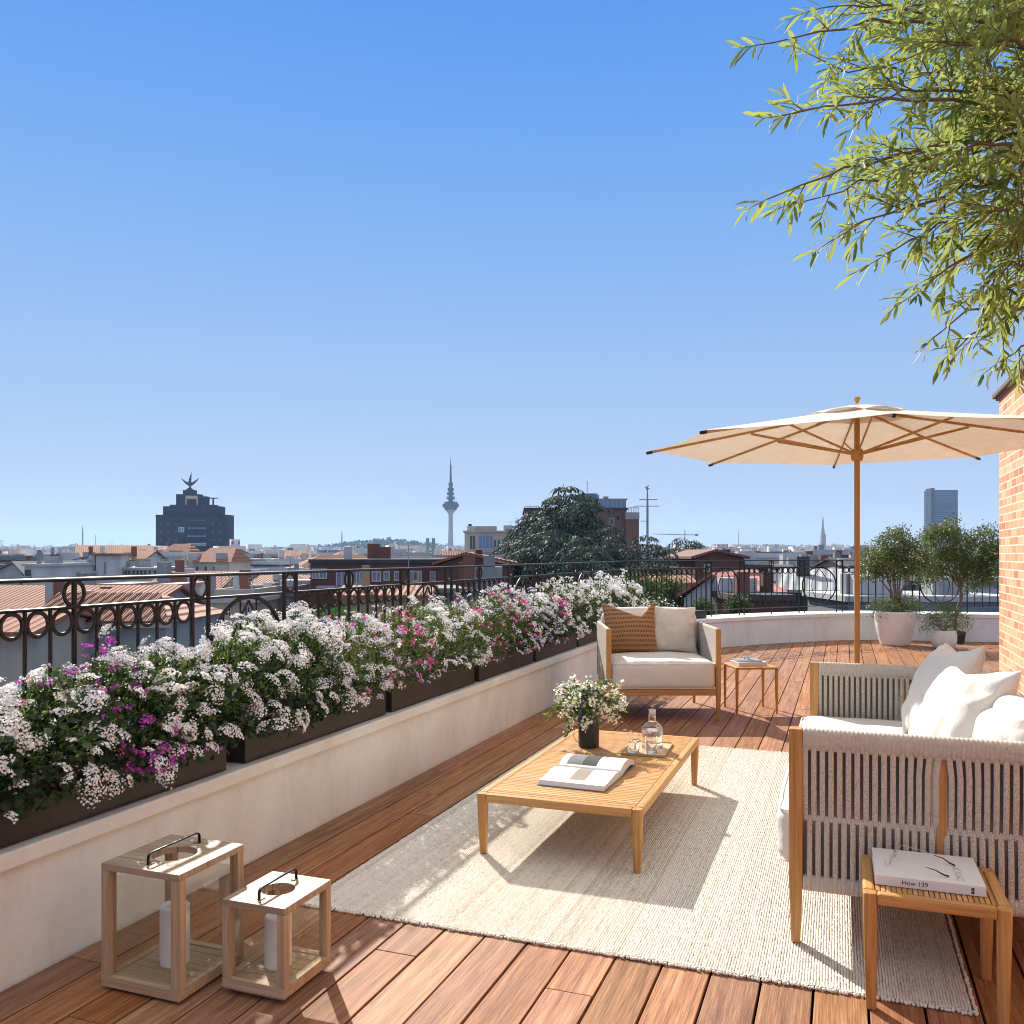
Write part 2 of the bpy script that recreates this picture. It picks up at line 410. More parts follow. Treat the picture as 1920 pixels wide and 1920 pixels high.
# ------------------------------------------------------------------ railings
ZT, ZM, ZB = 1.44, 1.318, .60
def railing(path, name, label, parts, loc):
    """path(s) -> (x,y); parts = list of (kind, s0, s1)"""
    root = thing(name, label, 'railing', loc)
    off = Vector((-loc[0], -loc[1], -loc[2]))
    def P3(s, z): p = path(s); return Vector((p[0], p[1], z))+off
    def tan(s): a = Vector(path(s+.01)); b = Vector(path(s-.01)); t = (a-b).normalized(); return Vector((t.x, t.y, 0))
    UP = Vector((0, 0, 1)); s0 = parts[0][1]; s1 = parts[-1][2]
    def rail(nm, z, wd, ht):
        k = max(2, int((s1-s0)/.4)); mb = MB(); mb.tube([P3(s0+(s1-s0)*i/k, z) for i in range(k+1)], wd, 8, side=(0, 0, 1), flat=ht); mb.build(nm, m_dark, root, True)
    rail('top_rail', ZT, .009, 1.9); rail('middle_rail', ZM, .008, 1.6); rail('bottom_rail', ZB, .008, 1.6)
    def bar(nm, s, z0, z1, r):
        b = MB(); c = P3(s, 0); b.tube([c+UP*z0, c+UP*z1], r, 8); b.build(nm, m_dark, root, True)
    def ring(s, z, R): b = MB(); b.torus(P3(s, z), tan(s), UP, R, .0075, 32, 8, flat=1.25); b.build('ring', m_dark, root, True)
    for kind, a, b in parts:
        if kind == 'pair':
            bar('post', a, .47, ZT, .0125); bar('post', b, .47, ZT, .0125); ring((a+b)/2, (ZT+ZM)/2, .052)
        elif kind == 'circle':
            c = (a+b)/2; R = min((b-a)/2-.012, (ZM-ZB)/2-.01); zc = ZM-.008-R
            m = MB(); m.torus(P3(c, zc), tan(c), UP, R, .011, 48, 8, flat=1.2); m.build('hoop', m_dark, root, True)
            for sg in (-1, 1):
                m = MB(); pts = []
                for i in range(17):
                    q = i/16*2-1; pts.append(P3(c+sg*R*.5*math.cos(q*PI/2), zc+R*.93*q))
                m.tube(pts, .0075, 6); m.build('curved_bar', m_dark, root, True)
            for q in (-.66, -.22, .22, .66): 
                h = R*math.sqrt(1-q*q); bar('baluster', c+q*R, zc-h, zc+h, .0055)
        else:
            k = max(2, round((b-a)/.1245)); st = (b-a)/k; mid = k//2
            for i in range(k):
                ring(a+(i+.5)*st, ZM-.062, .0505)
                if i:
                    if i == mid: bar('post', a+i*st, .47, ZT, .0115)
                    else: bar('baluster', a+i*st, ZB, ZM, .0085)
            ring(a+mid*st, (ZT+ZM)/2, .054)
    return root
parts = []; s = -.09
parts.append(('rings', .75, 2.078)); 
parts = [('rings', .6, 2.095-.0), ('pair', 2.095, 2.202), ('rings', 2.202, 3.696)]
s = 3.696
while s < 12.6:
    parts += [('pair', s, s+.124), ('circle', s+.124, s+.80), ('pair', s+.80, s+.924), ('rings', s+.924, s+2.295)]; s += 2.295
parts = parts[:-1]
SEND = parts[-1][2]
railing(lambda s: (-3.15, s), 'iron_railing', 'black iron railing with rows of rings along the straight flower wall', parts, (-3.15, 3, .487))
# the far run follows the curve of the wall
RP = offset(INNER, .34); RP = [(-3.15, SEND)]+RP[1:]
if RP[1][1] <= SEND: RP.pop(1)
cum = [0]
for a, b in zip(RP, RP[1:]): cum.append(cum[-1]+(Vector(b)-Vector(a)).length)
def rpath(s):
    s = min(max(s, 0), cum[-1]-1e-4)
    for i in range(len(cum)-1):
        if s <= cum[i+1]:
            f = (s-cum[i])/(cum[i+1]-cum[i]); return (RP[i][0]+(RP[i+1][0]-RP[i][0])*f, RP[i][1]+(RP[i+1][1]-RP[i][1])*f)
def s_of_u(u):
    best = min((abs(960+FPX*(RGT.x*p[0]+RGT.y*p[1])/(FWD.x*p[0]+FWD.y*p[1])-u), s) for s in np.arange(0, cum[-1], .01) for p in [rpath(s)])
    return best[1]
sc = [s_of_u(u) for u in (1360, 1536, 1762)]
parts = []; prev = 0.0
for c in sc:
    parts.append(('rings', prev, c-.462)); parts += [('pair', c-.462, c-.34), ('circle', c-.34, c+.34), ('pair', c+.34, c+.462)]; prev = c+.462
parts.append(('rings', prev, cum[-1]-.1))
railing(rpath, 'iron_railing', 'black iron railing with hoops curving along the far end of the terrace', parts, (RP[2][0], RP[2][1], .487))

# ------------------------------------------------------------------ brick building on the right
m_brick, nt, b, o = newmat('orange_brick')
tc = N(nt, 'TexCoord'); sp = N(nt, 'SeparateXYZ'); nt.links.new(tc.outputs['Object'], sp.inputs[0])
cx = N(nt, 'CombineXYZ'); nt.links.new(mathn(nt, 'ADD', sp.outputs[0], sp.outputs[1]), cx.inputs[0]); nt.links.new(sp.outputs[2], cx.inputs[1])
br = N(nt, 'TexBrick'); br.inputs['Scale'].default_value = 1; br.inputs['Brick Width'].default_value = .25; br.inputs['Row Height'].default_value = .082
br.inputs['Mortar Size'].default_value = .0065; br.inputs['Mortar Smooth'].default_value = .1; br.offset = .5
br.inputs['Color1'].default_value = (.0, .0, .0, 1); br.inputs['Color2'].default_value = (1, 1, 1, 1); br.inputs['Mortar'].default_value = (.5, .5, .5, 1)
nt.links.new(cx.outputs[0], br.inputs[0])
bc = ramp(nt, br.outputs['Color'], [(0, (.32, .11, .05)), (.25, (.50, .20, .09)), (.6, (.62, .29, .145)), (1, (.68, .40, .23))])
nz = noisetex(nt, tc.outputs['Object'], 30, 4)
bc = mixc(nt, mathn(nt, 'MULTIPLY', nz, .35), bc, (.58, .30, .18))
fin = mixc(nt, br.outputs['Fac'], bc, (.70, .60, .48))
nt.links.new(fin, b.inputs['Base Color']); b.inputs['Roughness'].default_value = .85
bump(nt, mathn(nt, 'SUBTRACT', mathn(nt, 'MULTIPLY', nz, .25), br.outputs['Fac']), .8, .008, b)
bb = thing('brick_building', 'orange brick house wall rising at the right edge beside the sofa', 'building', (BRX, BRY, 0))
mb = MB(); mb.box(0, 4, -13, 0, -.1, 3.2); mb.build('brick_wall', m_brick, bb)
mb = MB(); mb.box(-.03, 4.05, -13, .04, 3.2, 3.225); mb.box(-.06, 4.05, -13, .07, 3.226, 3.285); mb.build('roof_edge', plain('eave_brown', (.12, .085, .065), .6), bb, bevel=.01)
# small wall lamp at the frame edge
lp = thing('wall_lamp', 'small dark wall lamp fixed on the orange brick wall', 'lamp', (BRX, 8.66, 2.11))
mb = MB(); mb.box(-.02, -.001, -.04, .04, -.06, .06); mb.build('back_plate', m_black, lp, bevel=.004)
mb = MB(); mb.lathe([(.034, -.075), (.038, -.07), (.038, .065), (.03, .075)], 20, (-.065, 0, 0)); mb.build('lamp_shade', m_black, lp, True)

# ------------------------------------------------------------------ rug (real ribs)
RX0, RX1, RY0, RY1 = -2.228, .412, 3.335, 7.18
pitch = .0102; nr = int((RX1-RX0)/pitch); seg = 320
ys = np.linspace(RY0, RY1, seg+1)
cs = np.array([(-.5, 0), (-.42, .62), (-.15, 1.0), (.2, .98), (.44, .55), (.5, 0)])
VV = []; RR = []
for i in range(nr):
    x0 = RX0+(i+.5)*pitch
    wob = nrg.normal(0, .0006, seg+1); hh = .0085*(.82+.30*nrg.random(seg+1)); ww = pitch*(1+.12*nrg.normal(size=seg+1))
    sk = .0025*np.sin(ys*3+i*.02)
    v = np.zeros((seg+1, 6, 3)); v[:, :, 0] = x0+wob[:, None]+sk[:, None]+cs[None, :, 0]*ww[:, None]
    v[:, :, 1] = ys[:, None]; v[:, :, 2] = .003+cs[None, :, 1]*hh[:, None]
    VV.append(v.reshape(-1, 3)); RR.append(np.repeat(np.clip(.5+.25*nrg.normal(size=seg+1)+.25*nrg.normal(), 0, 1), 6))
ii = np.arange(seg)[:, None]*6+np.arange(5)[None]; q = np.stack([ii, ii+1, ii+7, ii+6], -1).reshape(-1, 4)
FF = (q[None]+(np.arange(nr)*(seg+1)*6)[:, None, None]).reshape(-1, 4)[:, ::-1]
m_rug, nt, b, o = newmat('woven_jute')
col = ramp(nt, rndattr(nt), [(0, (.58, .525, .445)), (.35, (.72, .67, .59)), (1, (.79, .75, .68))])
v = coords(nt); nz = noisetex(nt, v, 70, 3); big = noisetex(nt, v, 1.5, 4)
col = mixc(nt, mathn(nt, 'MULTIPLY', ramp(nt, nz, [(.55, (0, 0, 0)), (.75, (1, 1, 1))]), .45), col, (.50, .43, .34))
col = mixc(nt, mathn(nt, 'MULTIPLY', big, .2), col, (.66, .60, .50))
nt.links.new(col, b.inputs['Base Color']); b.inputs['Roughness'].default_value = .95; b.inputs['Specular IOR Level'].default_value = .1
bump(nt, noisetex(nt, coords(nt, (1, 3, 1)), 160, 2), .6, .003, b)
rug = link('rug', fast_mesh('rug', np.concatenate(VV), FF, 4, np.concatenate(RR), True), m_rug)
tag(rug, 'large cream hand woven rug under the coffee table on the deck', 'rug')
# knotted edge
kn = MB(); 
octv = [(1,0,0),(-1,0,0),(0,1,0),(0,-1,0),(0,0,1),(0,0,-1)]
bmx = bmesh.new(); bmesh.ops.create_icosphere(bmx, subdivisions=1, radius=1); bv = [tuple(v.co) for v in bmx.verts]; bf = [tuple(v.index for v in f.verts) for f in bmx.faces]; bmx.free()
E_ = []
for x in np.arange(RX0, RX1, .0125):
    for yy in (RY0-.004, RY1+.004):
        for k in range(2): E_.append((x+nrg.normal(0, .002), yy+(k*.013-.006)+nrg.normal(0, .002), .007+nrg.normal(0, .001)))
for y in np.arange(RY0, RY1, .0125):
    for xx in (RX0-.003, RX1+.003): E_.append((xx+nrg.normal(0, .0015), y+nrg.normal(0, .002), .007))
E_ = np.array(E_); st = Stamps()
st.add(bv, bf, E_, basis(rand_unit(len(E_)), rand_unit(len(E_))), np.stack([nrg.uniform(.006, .0085, len(E_))]*3, -1)*np.array([1.15, .9, .85]), nrg.uniform(.4, 1, len(E_)))
kn = st.build('knotted_edge', m_rug, rug, True)

# ------------------------------------------------------------------ coffee table
def leg_mesh(x, y, h, top, foot, dx=0, dy=0, n=12, z0=0.0):
    """rounded, tapering leg"""
    mb = MB(); prof = [(z0, foot*.96), (z0+.004, foot), (z0+h*.45, foot+(top-foot)*.62), (h-.05, top), (h-.002, top)]
    base = len(mb.V)
    for z, r in prof:
        f = 1-(z-z0)/(h-z0)
        for k in range(n*2):
            an = 2*PI*k/(n*2); c, s_ = math.cos(an), math.sin(an); p = 5
            q = (abs(c)**p+abs(s_)**p)**(-1/p)
            mb.V.append((x+dx*f+r*q*c, y+dy*f+r*q*s_, z)); mb.A.append(0)
    n2 = n*2
    for i in range(len(prof)-1):
        for k in range(n2): mb.F.append((i*n2+k, i*n2+(k+1) % n2, (i+1)*n2+(k+1) % n2, (i+1)*n2+k)); mb.mi.append(0)
    mb.F.append(tuple(range(n2))[::-1]); mb.F.append(tuple((len(prof)-1)*n2+k for k in range(n2))); mb.mi += [0, 0]
    return mb
def slat_table(name, label, cat, loc, rz, wx, wy, h, slat_axis, apron, lt, lf, nsl, zleg=0.0, group=None):
    root = thing(name, label, cat, loc, rz, group)
    hx, hy = wx/2, wy/2; bw = lt*1.7
    mb = MB(); mb.box(-hx+lt*2.02, hx-lt*2.02, -hy, -hy+bw, h-apron, h); mb.build('apron', m_teak[0], root, bevel=.008)
    mb = MB(); mb.box(-hx+lt*2.02, hx-lt*2.02, hy-bw, hy, h-apron, h); mb.build('apron', m_teak[0], root, bevel=.008)
    mb = MB(); mb.box(-hx, -hx+bw, -hy+lt*2.02, hy-lt*2.02, h-apron, h); mb.build('apron', m_teak[1], root, bevel=.008)
    mb = MB(); mb.box(hx-bw, hx, -hy+lt*2.02, hy-lt*2.02, h-apron, h); mb.build('apron', m_teak[1], root, bevel=.008)
    for sx in (-1, 1):
        for sy in (-1, 1):
            leg_mesh(sx*(hx-lt), sy*(hy-lt), h-.0005, lt, lf, sx*-.004, sy*-.004, z0=zleg).build('leg', m_teak[2], root, True, bevel=.006)
    mb = MB(); g = .0055 if wy > 1 else .0035; r = random.Random(7)
    if slat_axis == 0:
        a0, a1 = -hy+bw+.002, hy-bw-.002; st = (a1-a0)/nsl
        for i in range(nsl): mb.box(-hx+bw+.001, hx-bw-.001, a0+i*st+g/2, a0+(i+1)*st-g/2, h-.016, h-.0015, a=r.random())
        mb.box(-hx+bw, hx-bw, -hy+bw, hy-bw, h-.034, h-.026)
    else:
        a0, a1 = -hx+bw+.002, hx-bw-.002; st = (a1-a0)/nsl
        for i in range(nsl): mb.box(a0+i*st+g/2, a0+(i+1)*st-g/2, -hy+bw+.001, hy-bw-.001, h-.016, h-.0015, a=r.random())
    mt = m_slat[slat_axis]
    mb.build('slatted_top', mt, root, bevel=.0012)
    return root
m_slat = [wood('slat_%d' % i, i, *TEAK, rough=.5, fine=150, bmp=.15, usernd=.55) for i in (0, 1)]
TZ = .324
slat_table('coffee_table', 'long low teak coffee table with a slatted top on the rug', 'coffee table', (-1.338, 5.09, .012), 0, .86, 1.80, TZ-.012, 0, .045, .025, .017, 56)
# near side table
STX, STY, STH = .285, 3.445, .402
slat_table('side_table', 'slatted teak side table under the white book, beside the sofa arm', 'side table', (STX, STY, .0), 0, .45, .42, STH, 1, .040, .022, .0165, 22)
# far side table next to the armchair: solid top
t = thing('side_table', 'small square teak side table beside the armchair', 'side table', (-.875, 9.07, 0), math.radians(24))
mb = MB(); mb.box(-.21, .21, -.21, .21, .428, .452); mb.build('tabletop', m_teak[0], t, bevel=.010)
for sx in (-1, 1):
    for sy in (-1, 1): leg_mesh(sx*.196, sy*.196, .43, .0145, .010, 0, 0).build('leg', m_teak[2], t, True)

# ------------------------------------------------------------------ cushions
def pillow_obj(w, h, th, seed, name, mat, piping=True, pinch=.10, n=40, wr=1.0, parent=None, chop=None):
    """square pillow standing in local XZ, base at z=0, thickness along Y"""
    vs = []; idx = {}; fs = []
    def pt(u, v, side):
        ex = 1-pinch*(1-v*v)**1.2*abs(u)**6; ez = 1-pinch*(1-u*u)**1.2*abs(v)**6
        x = w/2*u*ex; z = h/2*v*ez
        e = max((1-u*u)*(1-v*v), 0)**.42
        c = .82+.18*math.cos(u*PI/2)*math.cos(v*PI/2)
        nz = mnoise.noise(Vector((u*1.6+seed, v*1.6, side*3+seed)))*.22
        edge = 1-min(1-abs(u), 1-abs(v))
        ang = math.atan2(v, u)
        rad = mnoise.noise(Vector((math.cos(ang)*5+seed, math.sin(ang)*5, edge*1.4)))
        fold = wr*.11*rad*max(0, edge-.25)*min(1, (1-edge)*9)
        fold += wr*.06*mnoise.noise(Vector((u*5+seed*2, v*3, side)))*min(1, (1-edge)*5)
        y = side*th/2*(e*c*(1+nz)+fold)
        if chop:
            dp, u0, wl, wr_ = chop; k_ = max(0, 1-(u0-u)/wl) if u < u0 else max(0, 1-(u-u0)/wr_)
            dent = k_**1.15*max(0, (v+.35)/1.35)**2.2; z -= dent*dp*h; y *= (1-dent*dp*.9); y -= dent*dp*th*.5
        y += .02*th*mnoise.noise(Vector((u*2, v*2, seed)))
        return (x, y, z+h/2)
    for side in (1, -1):
        for i in range(n+1):
            for j in range(n+1):
                u = math.sin((i/n*2-1)*PI/2*.92)/math.sin(PI/2*.92); v = math.sin((j/n*2-1)*PI/2*.92)/math.sin(PI/2*.92)
                edge = i in (0, n) or j in (0, n)
                key = (i, j, 0 if edge else side)
                if key not in idx: idx[key] = len(vs); vs.append(pt(u, v, side))
    K = lambda i, j, s: idx[(i, j, 0 if (i in (0, n) or j in (0, n)) else s)]
    for side in (1, -1):
        for i in range(n):
            for j in range(n):
                f = (K(i, j, side), K(i+1, j, side), K(i+1, j+1, side), K(i, j+1, side)); fs.append(f if side < 0 else f[::-1])
    mb = MB(); mb.add(vs, fs); o = mb.build(name, mat, parent, True)
    o.data.polygons.foreach_set('use_smooth', [True]*len(o.data.polygons))
    if 'sharp_edge' in o.data.attributes: o.data.attributes.remove(o.data.attributes['sharp_edge'])
    if piping:
        loop = [vs[K(i, 0, 1)] for i in range(n)]+[vs[K(n, j, 1)] for j in range(n)]+[vs[K(i, n, 1)] for i in range(n, 0, -1)]+[vs[K(0, j, 1)] for j in range(n, 0, -1)]
        p = MB(); p.tube(loop, .0036, 6, closed=True); p.build('piping', mat, o, True)
    return o
def box_cushion(x0, x1, y0, y1, z0, z1, seed, name, mat, parent, r=.055, crown=.02, n=26, bulge=.012, pip=True):
    bm = bmesh.new(); bmesh.ops.create_cube(bm, size=2); bmesh.ops.subdivide_edges(bm, edges=bm.edges, cuts=n, use_grid_fill=True)
    cx_, cy_, cz_ = (x0+x1)/2, (y0+y1)/2, (z0+z1)/2; hx, hy, hz = (x1-x0)/2, (y1-y0)/2, (z1-z0)/2
    for v in bm.verts:
        u = v.co.copy(); p = Vector((u.x*hx, u.y*hy, u.z*hz))
        q = Vector((max(-hx+r, min(hx-r, p.x)), max(-hy+r, min(hy-r, p.y)), max(-hz+r, min(hz-r, p.z))))
        d = p-q
        if d.length > 1e-9: p = q+d.normalized()*r
        k = (1-u.x**2)*(1-u.y**2)
        if u.z > .2 or u.z < -.2: p.z += math.copysign(1, u.z)*crown*(abs(k)**.6)*(1 if u.z > 0 else .1)
        sx = (1-u.z**2)*(1-u.y**4); sy = (1-u.z**2)*(1-u.x**4)
        if abs(u.x) > .9: p.x += math.copysign(bulge*sx, u.x)
        if abs(u.y) > .9: p.y += math.copysign(bulge*sy, u.y)
        ns = mnoise.noise(Vector((p.x*6+seed, p.y*6, p.z*9)))*.006+mnoise.noise(Vector((p.x*17+seed, p.y*17, p.z*25)))*.0022
        p += Vector((u.x, u.y, u.z)).normalized()*ns
        v.co = p+Vector((cx_, cy_, cz_))
    me = bpy.data.meshes.new(name); bm.to_mesh(me); bm.free(); o = link(name, me, mat, parent, True)
    if pip:
        for zz in (z1-r*.28, z0+r*.28):
            loop = []; rr = r*.9; e = .0
            for cxn, cyn, a0 in ((1, -1, -90), (1, 1, 0), (-1, 1, 90), (-1, -1, 180)):
                for k in range(7):
                    an = math.radians(a0+15*k); loop.append((cx_+cxn*(hx-r)+math.cos(an)*(r*.93), cy_+cyn*(hy-r)+math.sin(an)*(r*.93), zz))
            p = MB(); p.tube(loop, .004, 6, closed=True); p.build('piping', mat, o, True)
    return o

# ------------------------------------------------------------------ rope
m_rope, nt, b, o = newmat('grey_rope')
v = coords(nt); vo = N(nt, 'TexVoronoi'); vo.inputs['Scale'].default_value = 520; nt.links.new(v, vo.inputs['Vector'])
col = ramp(nt, vo.outputs['Color'], [(.25, (.30, .25, .195)), (.42, (.56, .50, .42)), (.8, (.74, .68, .59))])
nt.links.new(col, b.inputs['Base Color']); b.inputs['Roughness'].default_value = .9; b.inputs['Specular IOR Level'].default_value = .15
bump(nt, vo.outputs['Distance'], .6, .0015, b)
m_gapshade = plain('brown_gap_shade', (.165, .130, .100), .95, 0, .4, 260, .5, 300, .002, .1)  # dark brown standing in for the shade between the ropes
def rope_panel(mb, P0, P1, z0, z1, nrm, pitch=.0158, post=None):
    """ropes hanging from a wrapped top bar to a wrapped bottom bar; each swaps layer halfway"""
    P0 = Vector(P0); P1 = Vector(P1); L = (P1-P0).length; d = (P1-P0).normalized(); nn = Vector(nrm).normalized(); n_ = int(L/pitch)
    zt = z1-.062; zb = z0+.055; zm = (zt+zb)/2-.03
    for i in range(n_):
        s = (i+.5)*L/n_; sg = 1 if i % 2 else -1; pts = []
        K = 15
        for k in range(K+1):
            z = zt+.03+(zb-.03-zt-.03)*k/K
            q = (z-zm)/.11; lay = math.tanh(q)*sg
            dx = 0
            if post is not None:
                e = s-post
                if abs(e) < .16: dx = math.copysign(1, e)*.011*max(0, 1-abs(e)/.16)*max(0, min(1, (zt-z)/.08))*min(1, max(0, (z-zb)/.08))
            pts.append(P0+d*(s+dx)+nn*(lay*.017)+Vector((0, 0, z)))
        mb.tube(pts, pitch*.64, 8, side=d, flat=.40, a=rng.random(), cap=False)
    for (za, zc_) in ((z1-.072, z1), (z0, z0+.058)):
        hz = (zc_-za)/2; cz = (zc_+za)/2
        for i in range(n_):
            s = (i+.5)*L/n_; pts = []
            ext = .010 if i % 2 else 0
            for k in range(16):
                an = 2*PI*k/16; c, s_ = math.cos(an), math.sin(an); q = (abs(c)**3+abs(s_)**3)**(-1/3)
                pts.append(P0+d*s+nn*(.023*q*c*1.15)+Vector((0, 0, cz+(hz+ext*(1 if s_*(1 if za > .4 else -1) < 0 else 0))*q*s_)))
            mb.tube(pts, pitch*.56, 6, side=d, flat=.38, closed=True, a=rng.random())

def post3(x, y, z0, z1, z2, f, p, name, root):
    mb = MB(); vs = []
    for z, r in ((z0, f), (z1, p), (z2, p)): vs += [(x-r, y-r, z), (x+r, y-r, z), (x+r, y+r, z), (x-r, y+r, z)]
    fs = [(0, 3, 2, 1), (8, 9, 10, 11)]
    for k in (0, 4): fs += [(k+i, k+(i+1) % 4, k+4+(i+1) % 4, k+4+i) for i in range(4)]
    mb.add(vs, fs); return mb.build(name, m_teak[2], root, bevel=.005)
# ------------------------------------------------------------------ sofa
SX0, SX1, SYN, SYF, SZ = -.18, .80, 3.69, 5.98, .86
so = thing('sofa', 'long outdoor sofa with grey rope arms, teak frame and cream seat cushion', 'sofa', (SX0, SYN, 0))
def L3(x, y, z): return (x-SX0, y-SYN, z)
pw = .026
for y in (SYN, SYF):
    post3(*L3(SX0, y, .012), .27, SZ, .017, pw, 'leg', so)
    post3(*L3(SX1, y, 0), .27, SZ, .017, pw, 'leg', so)
    mb = MB(); c = L3(SX0+pw+.002, y, 0); e = L3(SX1-pw-.002, y, 0)
    rope_panel(mb, c, e, .225, SZ, (0, 1, 0), post=.50 if y == SYN else None)
    mb.build('rope_panel', m_rope, so, True)
    mb = MB(); mb.box(c[0]+.002, .50-.014, c[1]-.002, c[1]+.002, .24, .84); mb.box(.50+.038, e[0]-.002, c[1]-.002, c[1]+.002, .24, .84); mb.build('gap_shade_sheet', m_gapshade, so)  # added dark sheets that stop light leaking and darken the rope gaps
    mb = MB(); mb.frustum(L3(.345, y, .26), (.018, .006), L3(.345, y, .81), (.018, .006)); mb.build('stay', m_teak[2], so)
mb = MB(); rope_panel(mb, L3(SX1, SYN+pw+.002, 0), L3(SX1, SYF-pw-.002, 0), .225, SZ, (1, 0, 0), pitch=.02); mb.build('rope_panel', m_rope, so, True)
mb = MB(); mb.box(-.02, .0, pw+.001, SYF-SYN-pw-.001, .245, .30); mb.build('front_rail', m_teak[1], so, bevel=.004)
mb = MB(); mb.box(.001, SX1-SX0-.03, pw+.004, SYF-SYN-pw-.004, .262, .288); mb.build('seat_base', m_teak[1], so)
box_cushion(-.075, .80, .045, SYF-SYN-.045, .292, .530, 3.1, 'seat_cushion', m_white, so, r=.06, crown=.018, n=40, bulge=.022)
for (ya, yb, sd) in ((.06, 1.13, 9.3), (1.15, 2.24, 5.2)):
    o = box_cushion(-.11, .11, -(yb-ya)/2, (yb-ya)/2, 0, .40, sd, 'back_cushion', m_white, so, r=.095, crown=.035, n=30, bulge=.035, pip=False)
    o.location = (.80, (ya+yb)/2, .525); o.rotation_euler = (0, math.radians(7), 0)
def place_pillow(o, loc, yaw, lean, roll=0):
    """local -Y faces out; yaw turns it, lean tips its top back"""
    o.matrix_world = Matrix.Translation(loc) @ Matrix.Rotation(yaw, 4, 'Z') @ Matrix.Rotation(-lean, 4, 'X') @ Matrix.Rotation(roll, 4, 'Y')
o = pillow_obj(.60, .57, .25, 4.4, 'pillow', m_white, pinch=.10, wr=1.9, chop=(.06, .1, .8, .8)); place_pillow(o, (.37, 5.22, .545), math.radians(-80), math.radians(25), math.radians(-4))
tag(o, 'plump cream pillow on the sofa, farther of the two leaning on its back cushions', 'pillow', 'loose pillows on the sofa')
o = pillow_obj(.60, .55, .26, 12.7, 'pillow', m_white, pinch=.10, wr=1.9, chop=(.07, -.1, .8, .8)); place_pillow(o, (.37, 4.40, .545), math.radians(-72), math.radians(27), math.radians(-5))
tag(o, 'plump cream pillow on the sofa right behind the nearer rope arm', 'pillow', 'loose pillows on the sofa')

# ------------------------------------------------------------------ armchair
m_sling, nt, b, o = newmat('taupe_rope_weave'); v = coords(nt, (1, 1, 1))
wv = N(nt, 'TexWave'); wv.bands_direction = 'Y'; wv.inputs['Scale'].default_value = 34; nt.links.new(v, wv.inputs[0])
nt.links.new(ramp(nt, wv.outputs['Fac'], [(0, (.33, .28, .23)), (.5, (.50, .44, .375)), (1, (.56, .50, .43))]), b.inputs['Base Color']); b.inputs['Roughness'].default_value = .9
bump(nt, wv.outputs['Fac'], .5, .004, b)
cc = FWD*8.74+RGT*1.41
ch = thing('armchair', 'wide lounge armchair with taupe side panels, teak posts and thick cream cushion', 'armchair', (cc.x, cc.y, 0), YAW)
W2, D2 = .51, .50; CH = .86
for sx in (-1, 1):
    post3(sx*W2, -D2, 0, .28, CH-.005, .014, .023, 'leg', ch)
    mb = MB(); mb.frustum((sx*(W2-.02), D2, 0), .013, (sx*(W2-.02), D2, CH-.02), .022); mb.build('leg', m_teak[2], ch, bevel=.004)
    mb = MB(); pts = [(sx*W2, -D2+.024, 0), (sx*W2, D2-.024, 0)]
    # padded side panel
    mb.box(sx*W2-.018, sx*W2+.018, -D2+.0235, D2-.023, .30, CH); mb.build('side_panel', m_sling, ch, bevel=.016)
mb = MB(); mb.box(-W2+.03, W2-.03, D2-.02, D2+.015, .30, CH); mb.build('back_panel', m_sling, ch, bevel=.014)
mb = MB(); mb.box(-W2+.024, W2-.024, -D2-.018, -D2+.018, .235, .295); mb.build('front_rail', m_teak[0], ch, bevel=.006)
mb = MB(); mb.box(-W2+.02, W2-.02, -D2+.02, D2-.02, .245, .285); mb.build('seat_base', m_teak[0], ch)
box_cushion(-W2+.024, W2-.024, -D2-.035, D2-.03, .288, .545, 7.7, 'seat_cushion', m_white, ch, r=.06, crown=.03, bulge=.015)
o = box_cushion(-W2+.04, W2-.04, -.085, .085, 0, .44, 2.2, 'back_cushion', m_white, ch, r=.08, crown=.02, bulge=.03, pip=False)
o.location = (0, D2-.15, .55); o.rotation_euler = (math.radians(-9), 0, 0)
# patterned pillow
m_pat, nt, b, o = newmat('rust_woven_fabric'); tcn = N(nt, 'TexCoord'); sp = N(nt, 'SeparateXYZ'); nt.links.new(tcn.outputs['Object'], sp.inputs[0])
nz = noisetex(nt, tcn.outputs['Object'], 7, 3); zz = mathn(nt, 'ADD', sp.outputs[2], mathn(nt, 'MULTIPLY', nz, .012))
sz_ = mathn(nt, 'FRACT', mathn(nt, 'MULTIPLY', zz, 1/.046)); band = mathn(nt, 'GREATER_THAN', sz_, .48)
sx_ = mathn(nt, 'FRACT', mathn(nt, 'ADD', mathn(nt, 'MULTIPLY', sp.outputs[0], 1/.0155), mathn(nt, 'MULTIPLY', zz, 10))); dash = mathn(nt, 'GREATER_THAN', sx_, .42)
fac = mathn(nt, 'MULTIPLY', band, dash)
col = mixc(nt, fac, (.42, .225, .105), (.105, .042, .024)); nt.links.new(mixc(nt, mathn(nt, 'MULTIPLY', noisetex(nt, tcn.outputs['Object'], 200, 2), .4), col, (.42, .22, .10)), b.inputs['Base Color'])
b.inputs['Roughness'].default_value = .95; b.inputs['Specular IOR Level'].default_value = .1
bump(nt, mathn(nt, 'SUBTRACT', noisetex(nt, tcn.outputs['Object'], 200, 2), fac), .7, .003, b)
def onchair(x, y, z): return Vector((cc.x, cc.y, 0))+RGT*x+FWD*y+Vector((0, 0, z))
o = pillow_obj(.54, .53, .20, 21.5, 'pillow', m_pat, piping=False, pinch=.08, wr=.6, chop=(.30, .42, 1.35, .55)); place_pillow(o, onchair(-.225, .10, .555), YAW-math.radians(6), math.radians(17), math.radians(-2))
tag(o, 'rust brown pillow woven with rows of dark dashes, on the armchair', 'pillow')
